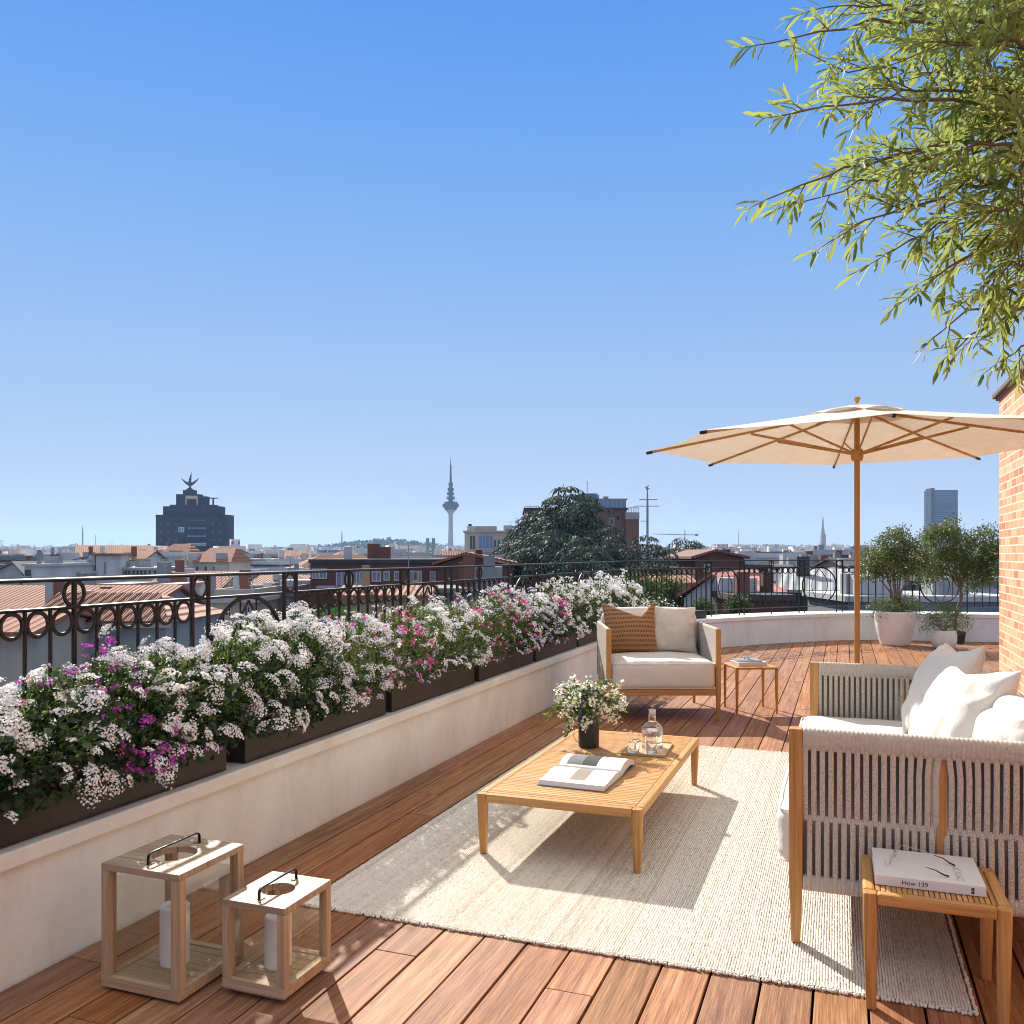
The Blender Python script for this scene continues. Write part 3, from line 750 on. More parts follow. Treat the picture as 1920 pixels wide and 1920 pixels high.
o = pillow_obj(.50, .48, .20, 33.1, 'pillow', m_cream, pinch=.09, wr=1.8); place_pillow(o, onchair(.21, .17, .56), YAW-math.radians(-6), math.radians(17), math.radians(3))
tag(o, 'plain cream pillow on the armchair, right of the rust brown one', 'pillow')

# ------------------------------------------------------------------ parasol
UC = at(1607, 7.0, z=0); RU = 1.62; ZR, ZP = 2.415, 2.735
um = thing('parasol', 'open octagonal cream parasol with teak pole and ribs', 'parasol', (UC.x, UC.y, 0), YAW)
def uang(k): return math.radians(90-14-45*k)      # local +Y = away from the camera
mb = MB(); mb.tube([(0, 0, .02), (0, 0, 2.735)], .0215, 20); mb.build('pole', wood('pole_teak', 2, (.40, .175, .05), (.53, .25, .08), (.62, .33, .12), rough=.35, fine=90, bmp=.1), um, True)
mb = MB(); mb.lathe([(.26, 0), (.27, .01), (.27, .045), (.24, .06), (.045, .065), (.04, .2), (.026, .21)], 40); mb.build('base', m_black, um, True)
# canopy: eight sagging panels with a little thickness
def canopy(r0, r1, z0, z1, sag, nr_, na, scallop=0.0, th=.0025, zoff=0.0):
    vs = []; fs = []
    ring_n = 8*na
    for i in range(nr_+1):
        f = i/nr_
        for k in range(8):
            for j in range(na):
                g = j/na; a0, a1 = uang(k), uang(k+1)
                p = Vector((math.cos(a0), math.sin(a0)))*(1-g)+Vector((math.cos(a1), math.sin(a1)))*g
                r = r0+(r1-r0)*f; edge = 4*g*(1-g)
                z = z0+(z1-z0)*(f**.96)
                z -= sag*edge*math.sin(PI*min(f, .98)*.9)*.5
                pull = 1-.035*edge*f**3
                z += scallop*edge*f
                vs.append((p.x*r*pull, p.y*r*pull, z+zoff))
    m = len(vs)
    vs += [(x, y, z-th) for x, y, z in vs]
    for i in range(nr_):
        for k in range(ring_n):
            a, b_, c, d = i*ring_n+k, i*ring_n+(k+1) % ring_n, (i+1)*ring_n+(k+1) % ring_n, (i+1)*ring_n+k
            fs.append((a, b_, c, d)); fs.append((m+a, m+d, m+c, m+b_))
    for k in range(ring_n):
        a, b_ = nr_*ring_n+k, nr_*ring_n+(k+1) % ring_n; fs.append((a, b_, m+b_, m+a))
    mb = MB(); mb.add(vs, fs); return mb
cv = canopy(.05, RU, ZP-.035, ZR, .03, 16, 8).build('canopy', m_canopy, um, True)
canopy(.03, .40, ZP-.006, ZP-.098, -.01, 5, 8, scallop=.026, zoff=.0).build('vent_flap', m_canopy, cv, True)
mb = MB(); mb.lathe([(.012, 0), (.012, .012), (.02, .018), (.026, .032), (.022, .046), (.0, .053)], 20, (0, 0, ZP+.01)); mb.build('finial', m_teak[2], um, True)
hubz = 2.335
mb = MB(); mb.lathe([(.024, -.05), (.04, -.045), (.047, -.02), (.047, .03), (.038, .045), (.024, .05)], 24, (0, 0, hubz)); mb.build('runner_hub', m_teak[2], um, True)
mb = MB(); mb.lathe([(.024, -.06), (.045, -.05), (.045, 0), (.024, .01)], 24, (0, 0, ZP-.045)); mb.build('top_hub', m_teak[2], um, True)
def ribz(f): return (ZP-.035)+(ZR-ZP+.035)*(f**.96)-.016
for k in range(8):
    a = uang(k); c, s_ = math.cos(a), math.sin(a)
    mb = MB(); pts = [(c*RU*f, s_*RU*f, ribz((RU*f-.05)/(RU-.05) if f > .05 else 0)) for f in (.035, .25, .5, .75, 1.0)]
    mb.tube(pts, .0105, 4, side=(0, 0, 1), flat=.8); rb = mb.build('rib', m_teak[0], um)
    mb = MB(); mb.tube([(c*RU*.99, s_*RU*.99, ribz(.99)), (c*(RU+.035), s_*(RU+.035), ribz(1.0)-.006)], .013, 8); mb.build('end_cap', m_black, rb, True)
    f = .50
    mb = MB(); mb.tube([(c*.04, s_*.04, hubz+.01), (c*RU*f, s_*RU*f, ribz(f)-.010)], .010, 4, side=(0, 0, 1), flat=.8); mb.build('strut', m_teak[0], um)

# ------------------------------------------------------------------ lanterns
m_wax, nt, b, o = newmat('white_wax'); b.inputs['Base Color'].default_value = (.90, .885, .85, 1); b.inputs['Roughness'].default_value = .45
b.inputs['Subsurface Weight'].default_value = .25; b.inputs['Subsurface Radius'].default_value = (.02, .012, .008); b.inputs['Subsurface Scale'].default_value = .5
m_pane = thin_glass('lantern_glass', .06)
def lantern(label, x0, x1, y0, y1, H, pt, candle, plinth, lab_c):
    cx_, cy_ = (x0+x1)/2, (y0+y1)/2; hx, hy = (x1-x0)/2, (y1-y0)/2
    r = thing('lantern', label, 'lantern', (cx_, cy_, 0), 0, 'oak candle lanterns')
    bz = .038
    mb = MB(); z0 = .012
    if plinth: mb.box(-hx+.03, hx-.03, -hy+.03, hy-.03, 0, .022); z0 = .0222
    # slatted base and rim
    k = 7 if hy > .15 else 6
    mb.box(-hx, hx, -hy, -hy+.03, z0, z0+bz); mb.box(-hx, hx, hy-.03, hy, z0, z0+bz); mb.box(-hx, -hx+.03, -hy+.0301, hy-.0301, z0, z0+bz); mb.box(hx-.03, hx, -hy+.0301, hy-.0301, z0, z0+bz)
    st = (2*hy-.062)/k
    for i in range(k): mb.box(-hx+.0305, hx-.0305, -hy+.031+i*st+.001, -hy+.031+(i+1)*st-.001, z0+.006, z0+bz-.004, a=rng.random())
    mb.build('base', m_oak[0], r, bevel=.0015)
    if not plinth:
        mb = MB()
        for sx in (-1, 1):
            for sy in (-1, 1): mb.box(sx*(hx-.04)-.015, sx*(hx-.04)+.015, sy*(hy-.04)-.015, sy*(hy-.04)+.015, 0, .0118)
        mb.build('foot', m_black, r)
    zp = z0+bz
    for sx in (-1, 1):
        for sy in (-1, 1):
            mb = MB(); mb.box(sx*(hx-pt/2)-pt/2, sx*(hx-pt/2)+pt/2, sy*(hy-pt/2)-pt/2, sy*(hy-pt/2)+pt/2, zp+.0004, H-.0245, a=rng.random()); mb.build('post', m_oak[2], r, bevel=.0015)
    # top with round opening
    R = min(hx, hy)*.46; n = 48; th = .024
    inn = [(R*math.cos(2*PI*i/n+PI/4), R*math.sin(2*PI*i/n+PI/4)) for i in range(n)]
    outp = []
    for i in range(n):
        q = i/n*4; s = int(q); f = q-s
        cs_ = [(1, 1), (-1, 1), (-1, -1), (1, -1), (1, 1)]
        outp.append(((cs_[s][0]*(1-f)+cs_[s+1][0]*f)*hx, (cs_[s][1]*(1-f)+cs_[s+1][1]*f)*hy))
    vs = [(x, y, z) for z in (H-th, H) for ring_ in (inn, outp) for x, y in ring_]; fs = []
    for i in range(n):
        j = (i+1) % n
        fs += [(2*n+i, 3*n+i, 3*n+j, 2*n+j), (i, j, n+j, n+i), (n+i, n+j, 3*n+j, 3*n+i), (i, 2*n+i, 2*n+j, j)]
    mb = MB(); mb.add(vs, fs); tp = mb.build('top', m_oaktop, r, bevel=.0015)
    # handle
    hl = hy*.76; hh = .040
    mb = MB(); pts = [(0, -hl, H+.001), (0, -hl, H+hh*.6), (0, -hl+.004, H+hh*.85), (0, -hl+.016, H+hh), (0, hl-.016, H+hh), (0, hl-.004, H+hh*.85), (0, hl, H+hh*.6), (0, hl, H+.001)]
    mb.tube(pts, .0065, 8, side=(1, 0, 0), flat=.5)
    mb.box(-.008, .008, -hl-.0, -hl+.024, H+.0002, H+.003); mb.box(-.008, .008, hl-.024, hl, H+.0002, H+.003); mb.build('handle', m_black, r, True)
    for (a, b_, c, d) in ((-hx+pt, hx-pt, -hy+pt/2-.001, -hy+pt/2+.001), (-hx+pt, hx-pt, hy-pt/2-.001, hy-pt/2+.001), (-hx+pt/2-.001, -hx+pt/2+.001, -hy+pt, hy-pt), (hx-pt/2-.001, hx-pt/2+.001, -hy+pt, hy-pt)):
        mb = MB(); mb.box(a, b_, c, d, zp+.001, H-.025); mb.build('glass_pane', m_pane, r)
    cr, chh = candle
    c = thing('candle', lab_c, 'candle', (cx_, cy_, zp-.0035), 0, 'white pillar candles')
    mb = MB(); mb.lathe([(cr-.003, 0), (cr, .003), (cr, chh-.004), (cr-.004, chh), (cr*.7, chh-.003), (.004, chh-.006), (0, chh-.006)], 40); mb.build('wax', m_wax, c, True)
    mb = MB(); mb.tube([(0, 0, chh-.006), (.001, 0, chh+.006), (.003, 0, chh+.012)], .0012, 6); mb.build('wick', m_black, c)
m_oaktop, nt, b, o = newmat('oak_boarded')
v = coords(nt, (.75, 20, 20)); r_ = noisetex(nt, v, 1.1, 5, .6, .5)
tcn = N(nt, 'TexCoord'); sp = N(nt, 'SeparateXYZ'); nt.links.new(tcn.outputs['Object'], sp.inputs[0])
fy = mathn(nt, 'FRACT', mathn(nt, 'MULTIPLY', sp.outputs[1], 1/.0325)); ln = mathn(nt, 'LESS_THAN', fy, .07)
nt.links.new(mixc(nt, mathn(nt, 'MULTIPLY', ln, .75), ramp(nt, r_, [(.3, (.22, .15, .095)), (.5, (.37, .265, .175)), (.7, (.50, .37, .25))]), (.06, .04, .03)), b.inputs['Base Color']); b.inputs['Roughness'].default_value = .6
bump(nt, mathn(nt, 'SUBTRACT', r_, ln), .4, .002, b)
lantern('taller oak lantern with black handle and white candle, next to the parapet wall', -2.48, -2.135, 2.44, 2.79, .449, .036, (.052, .215), False, 'thick white pillar candle inside the taller oak lantern')
lantern('shorter oak lantern on a recessed plinth, right of the taller one', -2.055, -1.795, 2.565, 2.86, .334, .032, (.048, .185), True, 'white pillar candle with a wick inside the shorter oak lantern')
# ================================================================== things on the tables
def text_mesh(body, size, name, mat, parent, M, ext=.0003, align='LEFT'):
    cu = bpy.data.curves.new(name, 'FONT'); cu.body = body; cu.size = size; cu.extrude = ext; cu.align_x = align
    o = bpy.data.objects.new(name, cu); COL.objects.link(o); bpy.context.view_layer.update()
    me = bpy.data.meshes.new_from_object(o); bpy.data.objects.remove(o); bpy.data.curves.remove(cu)
    o = link(name, me, mat, parent); o.matrix_basis = M; return o
m_paper = plain('white_paper', (.66, .655, .64), .7, 0, .02, 4)
m_cover = plain('white_cover', (.72, .72, .71), .5, 0, .02, 4)
m_ink = plain('black_ink', (.02, .02, .02), .6, 0, 0)
m_greyp = plain('grey_print', (.030, .030, .033), .85, 0, .25, 14); m_lgrey = plain('light_grey_print', (.15, .15, .165), .85, 0, .2, 14); m_tan = plain('taupe_print', (.25, .215, .18), .85, 0, .04, 10)
m_slate = plain('slate_cover', (.16, .19, .22), .4)
m_clear = glassmat('clear_glass'); m_water = glassmat('water', (1, 1, 1), 0, 1.33)
# vase
vz = TZ+.0005; vp = FWD*5.64+RGT*((1104-960)/FPX*5.64)
va = thing('vase', 'matte black cylindrical vase with a wire handle on the coffee table', 'vase', (vp.x, vp.y, vz))
mb = MB(); mb.lathe([(.0, 0), (.058, 0), (.065, .006), (.066, .02), (.066, .155), (.063, .166), (.054, .176), (.052, .183), (.052, .200), (.055, .204), (.050, .204), (.047, .18), (.047, .12), (0, .12)], 48)
mb.build('body', plain('black_ceramic', (.016, .014, .014), .42, 0, .2, 8), va, True)
mb = MB(); pts = []
for i in range(21):
    a = PI*i/20; pts.append((-.066-.055*math.sin(a)+.0, -.030*math.sin(a), .150-.125*(i/20)))
mb.tube(pts, .0022, 8); mb.build('handle', plain('steel_wire', (.6, .58, .54), .25, 1, .05), va, True); va.rotation_euler = (0, 0, YAW+.35)
# bouquet
TRI8 = [(0,2,3),(0,3,1),(2,5,6),(2,6,3),(3,6,4),(3,4,1),(5,7,6),(6,7,4)]
def leafshape(w, c=.15, fold=.25, droop=.12):
    f = w*fold
    return np.array([(0,0,0),(.33,w,f),(.33,-w,f),(.33,0,.0),(.70,w*.8,f*.8-droop*.4),(.70,-w*.8,f*.8-droop*.4),(.70,0,-droop*.4),(1,0,-droop)], float)
def floret(lobes=5, inner=.42, cup=.18):
    vs = [(0, 0, 0)]
    for i in range(lobes*2):
        a = PI*i/lobes; r = 1 if i % 2 == 0 else inner; vs.append((r*math.cos(a), r*math.sin(a), cup*r*r))
    return np.array(vs, float), [(0, 1+i, 1+(i+1) % (lobes*2)) for i in range(lobes*2)]
m_lgreen = leafmat('fresh_leaf', [(0, (.045, .085, .018)), (.5, (.095, .155, .035)), (1, (.20, .26, .06))], .35)
m_eucal = leafmat('grey_green_leaf', [(0, (.10, .15, .12)), (1, (.22, .29, .25))], .15, .5)
m_petal = leafmat('white_petal', [(0, (.74, .62, .56)), (.15, (.84, .80, .70)), (1, (.90, .88, .78))], .22, .6)
bq = thing('bouquet', 'loose bouquet of small white blossoms and grey green foliage in the black vase', 'bouquet', (vp.x, vp.y, vz+.12))
lv = Stamps(); ev = Stamps(); fl = Stamps(); stm = MB()
fv, ff = floret(5, .45)
rr = random.Random(21)
for i in range(110):
    a = rr.uniform(0, 2*PI); el = rr.uniform(-.55, 1.45)
    L = rr.uniform(.11, .215)*(1.05 if el > .2 else .95)
    d = Vector((math.cos(a)*math.cos(el), math.sin(a)*math.cos(el), math.sin(el)))
    p0 = Vector((d.x*.03, d.y*.03, .06)); p1 = Vector((d.x*.045, d.y*.045, .10))
    e = Vector((d.x*L*1.15, d.y*L*1.15, .12+d.z*L*.95)); mid = (p1+e)/2+Vector((0, 0, .04))
    pts = [p0, p1, mid, e]; stm.tube(pts, .0012, 5)
    kind = rr.random()
    n_ = 16; P_ = []; D_ = []
    for j in range(n_):
        f = .35+.65*j/n_; q = p1.lerp(mid, f*2) if f < .5 else mid.lerp(e, (f-.5)*2); P_.append(q); 
        D_.append((d*.7+Vector((rr.gauss(0, .6), rr.gauss(0, .6), rr.gauss(0, .5)+.1))).normalized())
    P_ = np.array(P_); D_ = np.array(D_)
    if kind < .18: ev.add(leafshape(.32), TRI8, P_, basis(D_, rand_unit(n_)), np.full(n_, .034)*nrg.uniform(.7, 1.2, n_), nrg.random(n_))
    else: lv.add(leafshape(.16), TRI8, P_, basis(D_, rand_unit(n_)), np.full(n_, .038)*nrg.uniform(.6, 1.2, n_), nrg.random(n_))
    if kind > .22 and rr.random() < .62:
        m_ = 26; Q = np.array(e)+nrg.normal(0, .018, (m_, 3))-np.array(d)*nrg.uniform(0, .03, (m_, 1)); nn = norm(Q-np.array(e)+np.array(d)*.03+np.array([0, 0, .01]))
        fl.add(fv, ff, Q, basis(rand_unit(m_), nn), nrg.uniform(.009, .014, m_), nrg.random(m_))
# drooping sprays on the left of the vase
for sprd in range(7):
    a = YAW+PI+rr.uniform(-.5, .6); dx, dy = math.cos(a), math.sin(a); x0 = .05
    pts = [Vector((dx*(.04+.10*f), dy*(.04+.10*f), .13+.05*f-.22*f*f+rr.uniform(-.005, .005))) for f in np.linspace(0, 1, 8)]
    if sprd > 3: pts = [Vector((dx*(.04+.24*f), dy*(.04+.24*f), .13+.08*f-.14*f*f+rr.uniform(-.006, .006))) for f in np.linspace(0, 1, 8)]
    stm.tube(pts, .0012, 5)
    P_ = np.array([pts[min(7, j//3)].lerp(pts[min(7, j//3+1)], (j % 3)/3) for j in range(22)]); D_ = norm(np.array([dx, dy, -.8])*.6+nrg.normal(0, .6, (22, 3)))
    lv.add(leafshape(.17), TRI8, P_, basis(D_, rand_unit(22)), nrg.uniform(.024, .045, 22), nrg.random(22))
    if sprd < 4:
        Q = np.repeat(P_[8:], 2, 0)+nrg.normal(0, .012, (28, 3)); fl.add(fv, ff, Q, basis(rand_unit(28), rand_unit(28)), nrg.uniform(.006, .010, 28), nrg.random(28))
stm.build('stems', m_lgreen, bq); lv.build('leaves', m_lgreen, bq); ev.build('round_leaves', m_eucal, bq); fl.build('blossoms', m_petal, bq)

# tray, carafe, glasses
ty = thing('tray', 'small rectangular wooden tray under the carafe and glasses', 'tray', (-1.155, 5.50, TZ+.0005), math.radians(3))
mb = MB()
def rrect(hx, hy, r, n=6):
    o = []
    for cx_, cy_, a0 in ((1, 1, 0), (-1, 1, 90), (-1, -1, 180), (1, -1, 270)):
        for k in range(n+1): an = math.radians(a0+90*k/n); o.append((cx_*(hx-r)+r*math.cos(an), cy_*(hy-r)+r*math.sin(an)))
    return o
A_ = rrect(.135, .20, .018); B_ = rrect(.130, .195, .015); n = len(A_)
vs = [(x*.98, y*.98, 0) for x, y in A_]+[(x, y, .014) for x, y in A_]+[(x, y, .014) for x, y in B_]+[(x*.985, y*.985, .006) for x, y in B_]
fs = [tuple(range(n))[::-1], tuple(range(3*n, 4*n))]
for i in range(n):
    j = (i+1) % n
    for k in range(3): fs.append((k*n+i, k*n+j, (k+1)*n+j, (k+1)*n+i))
mb.add(vs, fs); mb.build('dish', wood('tray_oak', 1, (.42, .27, .14), (.56, .39, .22), (.66, .48, .29), fine=150, bmp=.1), ty, True)
tz0 = TZ+.0005+.0068
ca = thing('carafe', 'clear glass carafe with a slim neck, half full of water', 'carafe', (-1.135, 5.54, tz0))
mb = MB(); mb.lathe([(.0, 0), (.060, 0), (.066, .005), (.067, .02), (.067, .115), (.062, .135), (.040, .155), (.026, .166), (.0225, .18), (.0225, .235), (.0240, .239), (.0205, .239), (.0195, .18), (.024, .163), (.040, .150), (.058, .130), (.0635, .115), (.0635, .02), (.060, .008), (0, .008)], 56); mb.build('glass_body', m_clear, ca, True)
mb = MB(); mb.lathe([(0, .0075), (.0605, .0078), (.0645, .02), (.0645, .112), (0, .112)], 48); mb.build('water', m_water, ca, True)
def tumbler(loc, label, r, h, wz, group):
    g = thing('glass', label, 'glass', loc, 0, group)
    mb = MB(); mb.lathe([(0, 0), (r*.88, 0), (r*.93, .004), (r, h), (r*1.0-.0012, h+.0008), (r-.0024, h), (r*.93-.0026, .016), (r*.8, .012), (0, .012)], 40); mb.build('tumbler', m_clear, g, True)
    if wz:
        mb = MB(); mb.lathe([(0, .0116), (r*.8, .0117), (r*.93-.0014, .017), (r*.96-.0010, wz), (0, wz)], 40); mb.build('water', m_water, g, True)
tumbler((-1.215, 5.37, tz0), 'clear water glass on the tray, left of the carafe', .037, .108, .062, 'water glasses on the tray')
tumbler((-1.108, 5.385, tz0), 'clear water glass on the tray, right in front of the carafe', .038, .106, .062, 'water glasses on the tray')

# open book: spine along x, front half flat, back half bowed
ob = thing('open_book', 'large open picture book lying on the coffee table', 'book', (-1.33, 4.77, TZ+.0005), math.radians(-2.0))
hw = .18
def sheetblock(prof_top, prof_bot, x0, x1, name, mat, par_, label=None):
    n = len(prof_top); vs = []
    for x in (x0, x1):
        vs += [(x, y, z) for y, z in prof_top]+[(x, y, z) for y, z in prof_bot]
    m = 2*n; fs = []
    for i in range(n-1):
        fs += [(i, m+i, m+i+1, i+1), (n+i, n+i+1, m+n+i+1, m+n+i), (i, i+1, n+i+1, n+i), (m+i, m+n+i, m+n+i+1, m+i+1)]
    fs += [(0, n, m+n, m), (n-1, m+n-1, m+2*n-1, m+n+n-1) if False else (n-1, m+n-1, m+2*n-1, 2*n-1)]
    mb = MB(); mb.add(vs, fs); return mb.build(name, mat, par_)
ftop = [(-.315+.315*i/20, .026+.016*math.sin(PI*min(1, (i/20)*1.0)**2.2)) for i in range(21)]; ftop[-1] = (-.001, .022)
fbot = [(-.325+.325*i/20, .0035) for i in range(21)]
fb = sheetblock(ftop, fbot, -hw, hw, 'page_block', m_paper, ob)
btop = []; 
for i in range(21):
    f = i/20; btop.append((.002+.285*f, .022+.050*math.sin(PI*min(1, f*.92+.06))**.75*(1-.25*f)))
bbot = [(.002+.285*i/20, .0035+.030*(i/20)*max(0, math.sin(PI*i/20))) for i in range(21)]
bb_ = sheetblock(btop, bbot, -hw, hw, 'page_block', m_paper, ob)
mb = MB(); mb.box(-hw-.006, hw+.006, -.332, -.002, 0, .0032); mb.box(-hw-.006, hw+.006, .0, .31, 0, .0032); mb.build('cover', m_slate, ob)
def print_patch(prof, x0, x1, i0, i1, mat, nm):
    vs = []; n = i1-i0+1
    for x in (x0, x1): vs += [(x, prof[i][0], prof[i][1]+.0006) for i in range(i0, i1+1)]
    mb = MB(); mb.add(vs, [(i, n+i, n+i+1, i+1) for i in range(n-1)]); return mb.build(nm, mat, ob)
print_patch(btop, -hw+.04, -hw+.125, 1, 13, m_lgrey, 'printed_picture'); print_patch(btop, -hw+.127, -hw+.215, 1, 13, m_greyp, 'printed_picture')
print_patch(ftop, -.035, .05, 4, 18, m_tan, 'printed_picture')
text_mesh('66', .05, 'printed_numerals', plain('pale_ink', (.45, .45, .45), .7), ob, Matrix.Translation((-.112, -.11, .0416)) @ Matrix.Rotation(.05, 4, 'X'), .0001)
for k, ln in enumerate((.035, .035)): text_mesh('lon', .016, 'printed_caption', plain('blue_ink', (.12, .13, .28), .7), ob, Matrix.Translation((-.075+.012*k, .030, .0596)) @ Matrix.Rotation(.4, 4, 'X') @ Matrix.Rotation(PI/2, 4, 'Z'), .0001) if k == 0 else None

# white book and spectacles on the near side table
bk = thing('book', 'thick white book lying on the slatted side table, under the spectacles', 'book', (.100, 3.325, STH+.0005), math.radians(0.5))
BWX, BWY, BWZ = .345, .305, .034
mb = MB(); mb.box(.004, BWX-.003, .006, BWY-.003, .0026, BWZ-.0026); mb.build('page_block', m_paper, bk)
mb = MB(); mb.box(0, BWX, .003, BWY, 0, .0025); mb.box(0, BWX, .003, BWY, BWZ-.0025, BWZ); mb.box(0, BWX, 0, .0029, 0, BWZ); mb.build('cover', m_cover, bk, bevel=.001)
RX = Matrix.Rotation(PI/2, 4, 'X')
text_mesh('How 139', .022, 'spine_title', m_ink, bk, Matrix.Translation((.085, -.0004, .010)) @ RX, .0002)
mb = MB(); mb.box(.300, .309, -.0006, .0001, .006, .026); o = mb.build('spine_mark', m_ink, bk)
text_mesh('E', .009, 'spine_initial', m_cover, bk, Matrix.Translation((.3015, -.0008, .013)) @ RX, .0001)
text_mesh('OMOGIR', .036, 'cover_title', plain('pale_grey_ink', (.40, .41, .43), .6), bk, Matrix.Translation((.285, .030, BWZ+.0002)) @ Matrix.Rotation(PI/2, 4, 'Z'), .0001)
text_mesh('selected works', .014, 'cover_line', plain('faint_ink', (.58, .58, .6), .6), bk, Matrix.Translation((.045, .09, BWZ+.0002)) @ Matrix.Rotation(PI/2, 4, 'Z'), .0001)
gz = STH+.0005+BWZ
sg = thing('spectacles', 'thin wire spectacles with dark ear tips resting on the white book', 'spectacles', (.175, 3.49, gz+.0008), math.radians(-14))
m_wire = plain('silver_wire', (.5, .47, .42), .25, 1, .05)
def rim(cy):
    pts = []
    for k in range(40):
        a = 2*PI*k/40; c, s_ = math.cos(a), math.sin(a); q = (abs(c)**2.6+abs(s_)**2.6)**(-1/2.6)
        pts.append((-.004+.006*q*s_, cy+.028*q*c, .024+.022*q*s_))
    return pts
for cy in (-.037, .037):
    mb = MB(); mb.tube(rim(cy), .0008, 6, closed=True); rm = mb.build('rim', m_wire, sg, True)
    p = rim(cy); mb = MB(); mb.add([(x, y, z) for x, y, z in p], [tuple(range(40))]); mb.build('lens', m_pane, rm)
mb = MB(); mb.tube([(-.003, -.010, .030), (-.006, -.004, .036), (-.006, .004, .036), (-.003, .010, .030)], .0009, 6); mb.build('bridge', m_wire, sg, True)
for sy in (-1, 1):
    y0 = sy*.067
    mb = MB(); mb.tube([(0, sy*.063, .034), (.004, y0, .034), (.06, y0*1.0, .028), (.10, y0*.98, .020)], .0008, 6); tpl = mb.build('temple', m_wire, sg, True)
    mb = MB(); mb.tube([(.098, y0*.98, .0205), (.125, y0*.96, .016), (.145, y0*.90, .006), (.160, y0*.84, .0028)], [.001, .0016, .0024, .0027], 8); mb.build('ear_tip', m_black, tpl, True)
sg.scale = (1.15, 1.15, 1.15)

# books and glass on the far side table
fr = Matrix.Translation((-.875, 9.07, .4525)) @ Matrix.Rotation(math.radians(24), 4, 'Z')
def bookthing(label, dx, dy, z, rz, w_, d_, h_, mc):
    p = fr @ Vector((dx, dy, z)); r = thing('book', label, 'book', p, math.radians(24)+rz, 'books stacked on the small side table')
    mb = MB(); mb.box(-w_/2+.003, w_/2-.003, -d_/2+.003, d_/2-.003, .0026, h_-.0026); mb.build('page_block', m_paper, r)
    mb = MB(); mb.box(-w_/2, w_/2, -d_/2, d_/2, 0, .0025); mb.box(-w_/2, w_/2, -d_/2, d_/2, h_-.0025, h_); mb.box(-w_/2, -w_/2+.0025, -d_/2, d_/2, .0026, h_-.0026); mb.build('cover', mc, r, bevel=.001)
bookthing('thick white book at the bottom of the pair on the small side table', -.02, -.01, .0003, .10, .30, .22, .036, m_cover)
bookthing('slim grey book on top of the white one on the small side table', -.03, .0, .0368, -.02, .25, .19, .016, plain('grey_cover', (.26, .29, .32), .45))
p = fr @ Vector((-.035, .01, .0532)); tumbler(p, 'empty clear glass standing on the grey book', .034, .085, .02, None)
# ================================================================== planters and flowers
m_soil = plain('soil', (.030, .020, .013), .95, 0, .4, 40, .8, 60, .01)
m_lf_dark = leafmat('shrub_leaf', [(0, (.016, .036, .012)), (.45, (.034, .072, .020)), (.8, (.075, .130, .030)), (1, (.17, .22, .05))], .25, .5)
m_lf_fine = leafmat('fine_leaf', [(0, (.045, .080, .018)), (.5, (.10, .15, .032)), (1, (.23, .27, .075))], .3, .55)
m_stem = plain('green_stem', (.07, .085, .03), .7)
m_pw = leafmat('white_blossom', [(0, (.70, .58, .60)), (.06, (.84, .81, .80)), (.4, (.88, .875, .86)), (1, (.92, .915, .88))], .15, .6)
m_pm = leafmat('magenta_blossom', [(0, (.28, .04, .30)), (.5, (.48, .07, .42)), (1, (.66, .20, .56))], .25, .55)
m_pp = leafmat('pink_blossom', [(0, (.62, .05, .28)), (.6, (.72, .14, .40)), (1, (.80, .42, .58))], .25, .55)
m_pl = leafmat('lilac_blossom', [(0, (.52, .42, .66)), (1, (.80, .76, .84))], .2, .6)
LEAF_B = leafshape(.36, fold=.3, droop=.2); LEAF_N = leafshape(.13, fold=.2, droop=.15)
FV, FF = floret(5, .5, .15)
PL = [(.60, 2.04), (2.10, 3.575), (3.72, 5.185), (5.27, 6.685), (6.79, 8.155), (8.225, 9.645), (9.72, 11.14), (11.2, 12.62)]
PLX0, PLX1, PLZ = -3.30, -2.838, .705
ordw = ['nearest', 'second', 'third', 'fourth', 'fifth', 'sixth', 'seventh', 'eighth']
nb = len(PL)
for i, (y0, y1) in enumerate(PL):
    lab = ['planter box behind the left edge of the view, first of the row on the wall', 'dark brown planter box nearest in view, left of the lanterns', 'dark brown planter box on the wall, second visible along the row', 'dark brown planter box on the wall, third visible along the row', 'dark brown planter box on the wall, fourth visible along the row', 'dark brown planter box on the wall, fifth along, left of the armchair', 'dark brown planter box whose end shows right beside the armchair', 'dark brown planter box hidden behind the armchair back'][i]
    r = thing('planter_box', lab, 'planter', ((PLX0+PLX1)/2, (y0+y1)/2, .487), 0, 'brown metal planter boxes on the parapet')
    hx, hy, hz = (PLX1-PLX0)/2, (y1-y0)/2, PLZ-.487
    mb = MB(); t_ = .004
    mb.box(-hx, hx, -hy, hy, .004, .012); mb.box(hx-t_, hx, -hy, hy, .0121, hz); mb.box(-hx, -hx+t_, -hy, hy, .0121, hz); mb.box(-hx+t_+.0001, hx-t_-.0001, -hy, -hy+t_, .0121, hz); mb.box(-hx+t_+.0001, hx-t_-.0001, hy-t_, hy, .0121, hz)
    mb.build('trough', m_planter, r, bevel=.0015)
    mb = MB(); mb.box(-hx+.006, hx-.006, -hy+.006, hy-.006, .0125, hz-.03); mb.build('soil', m_soil, r)

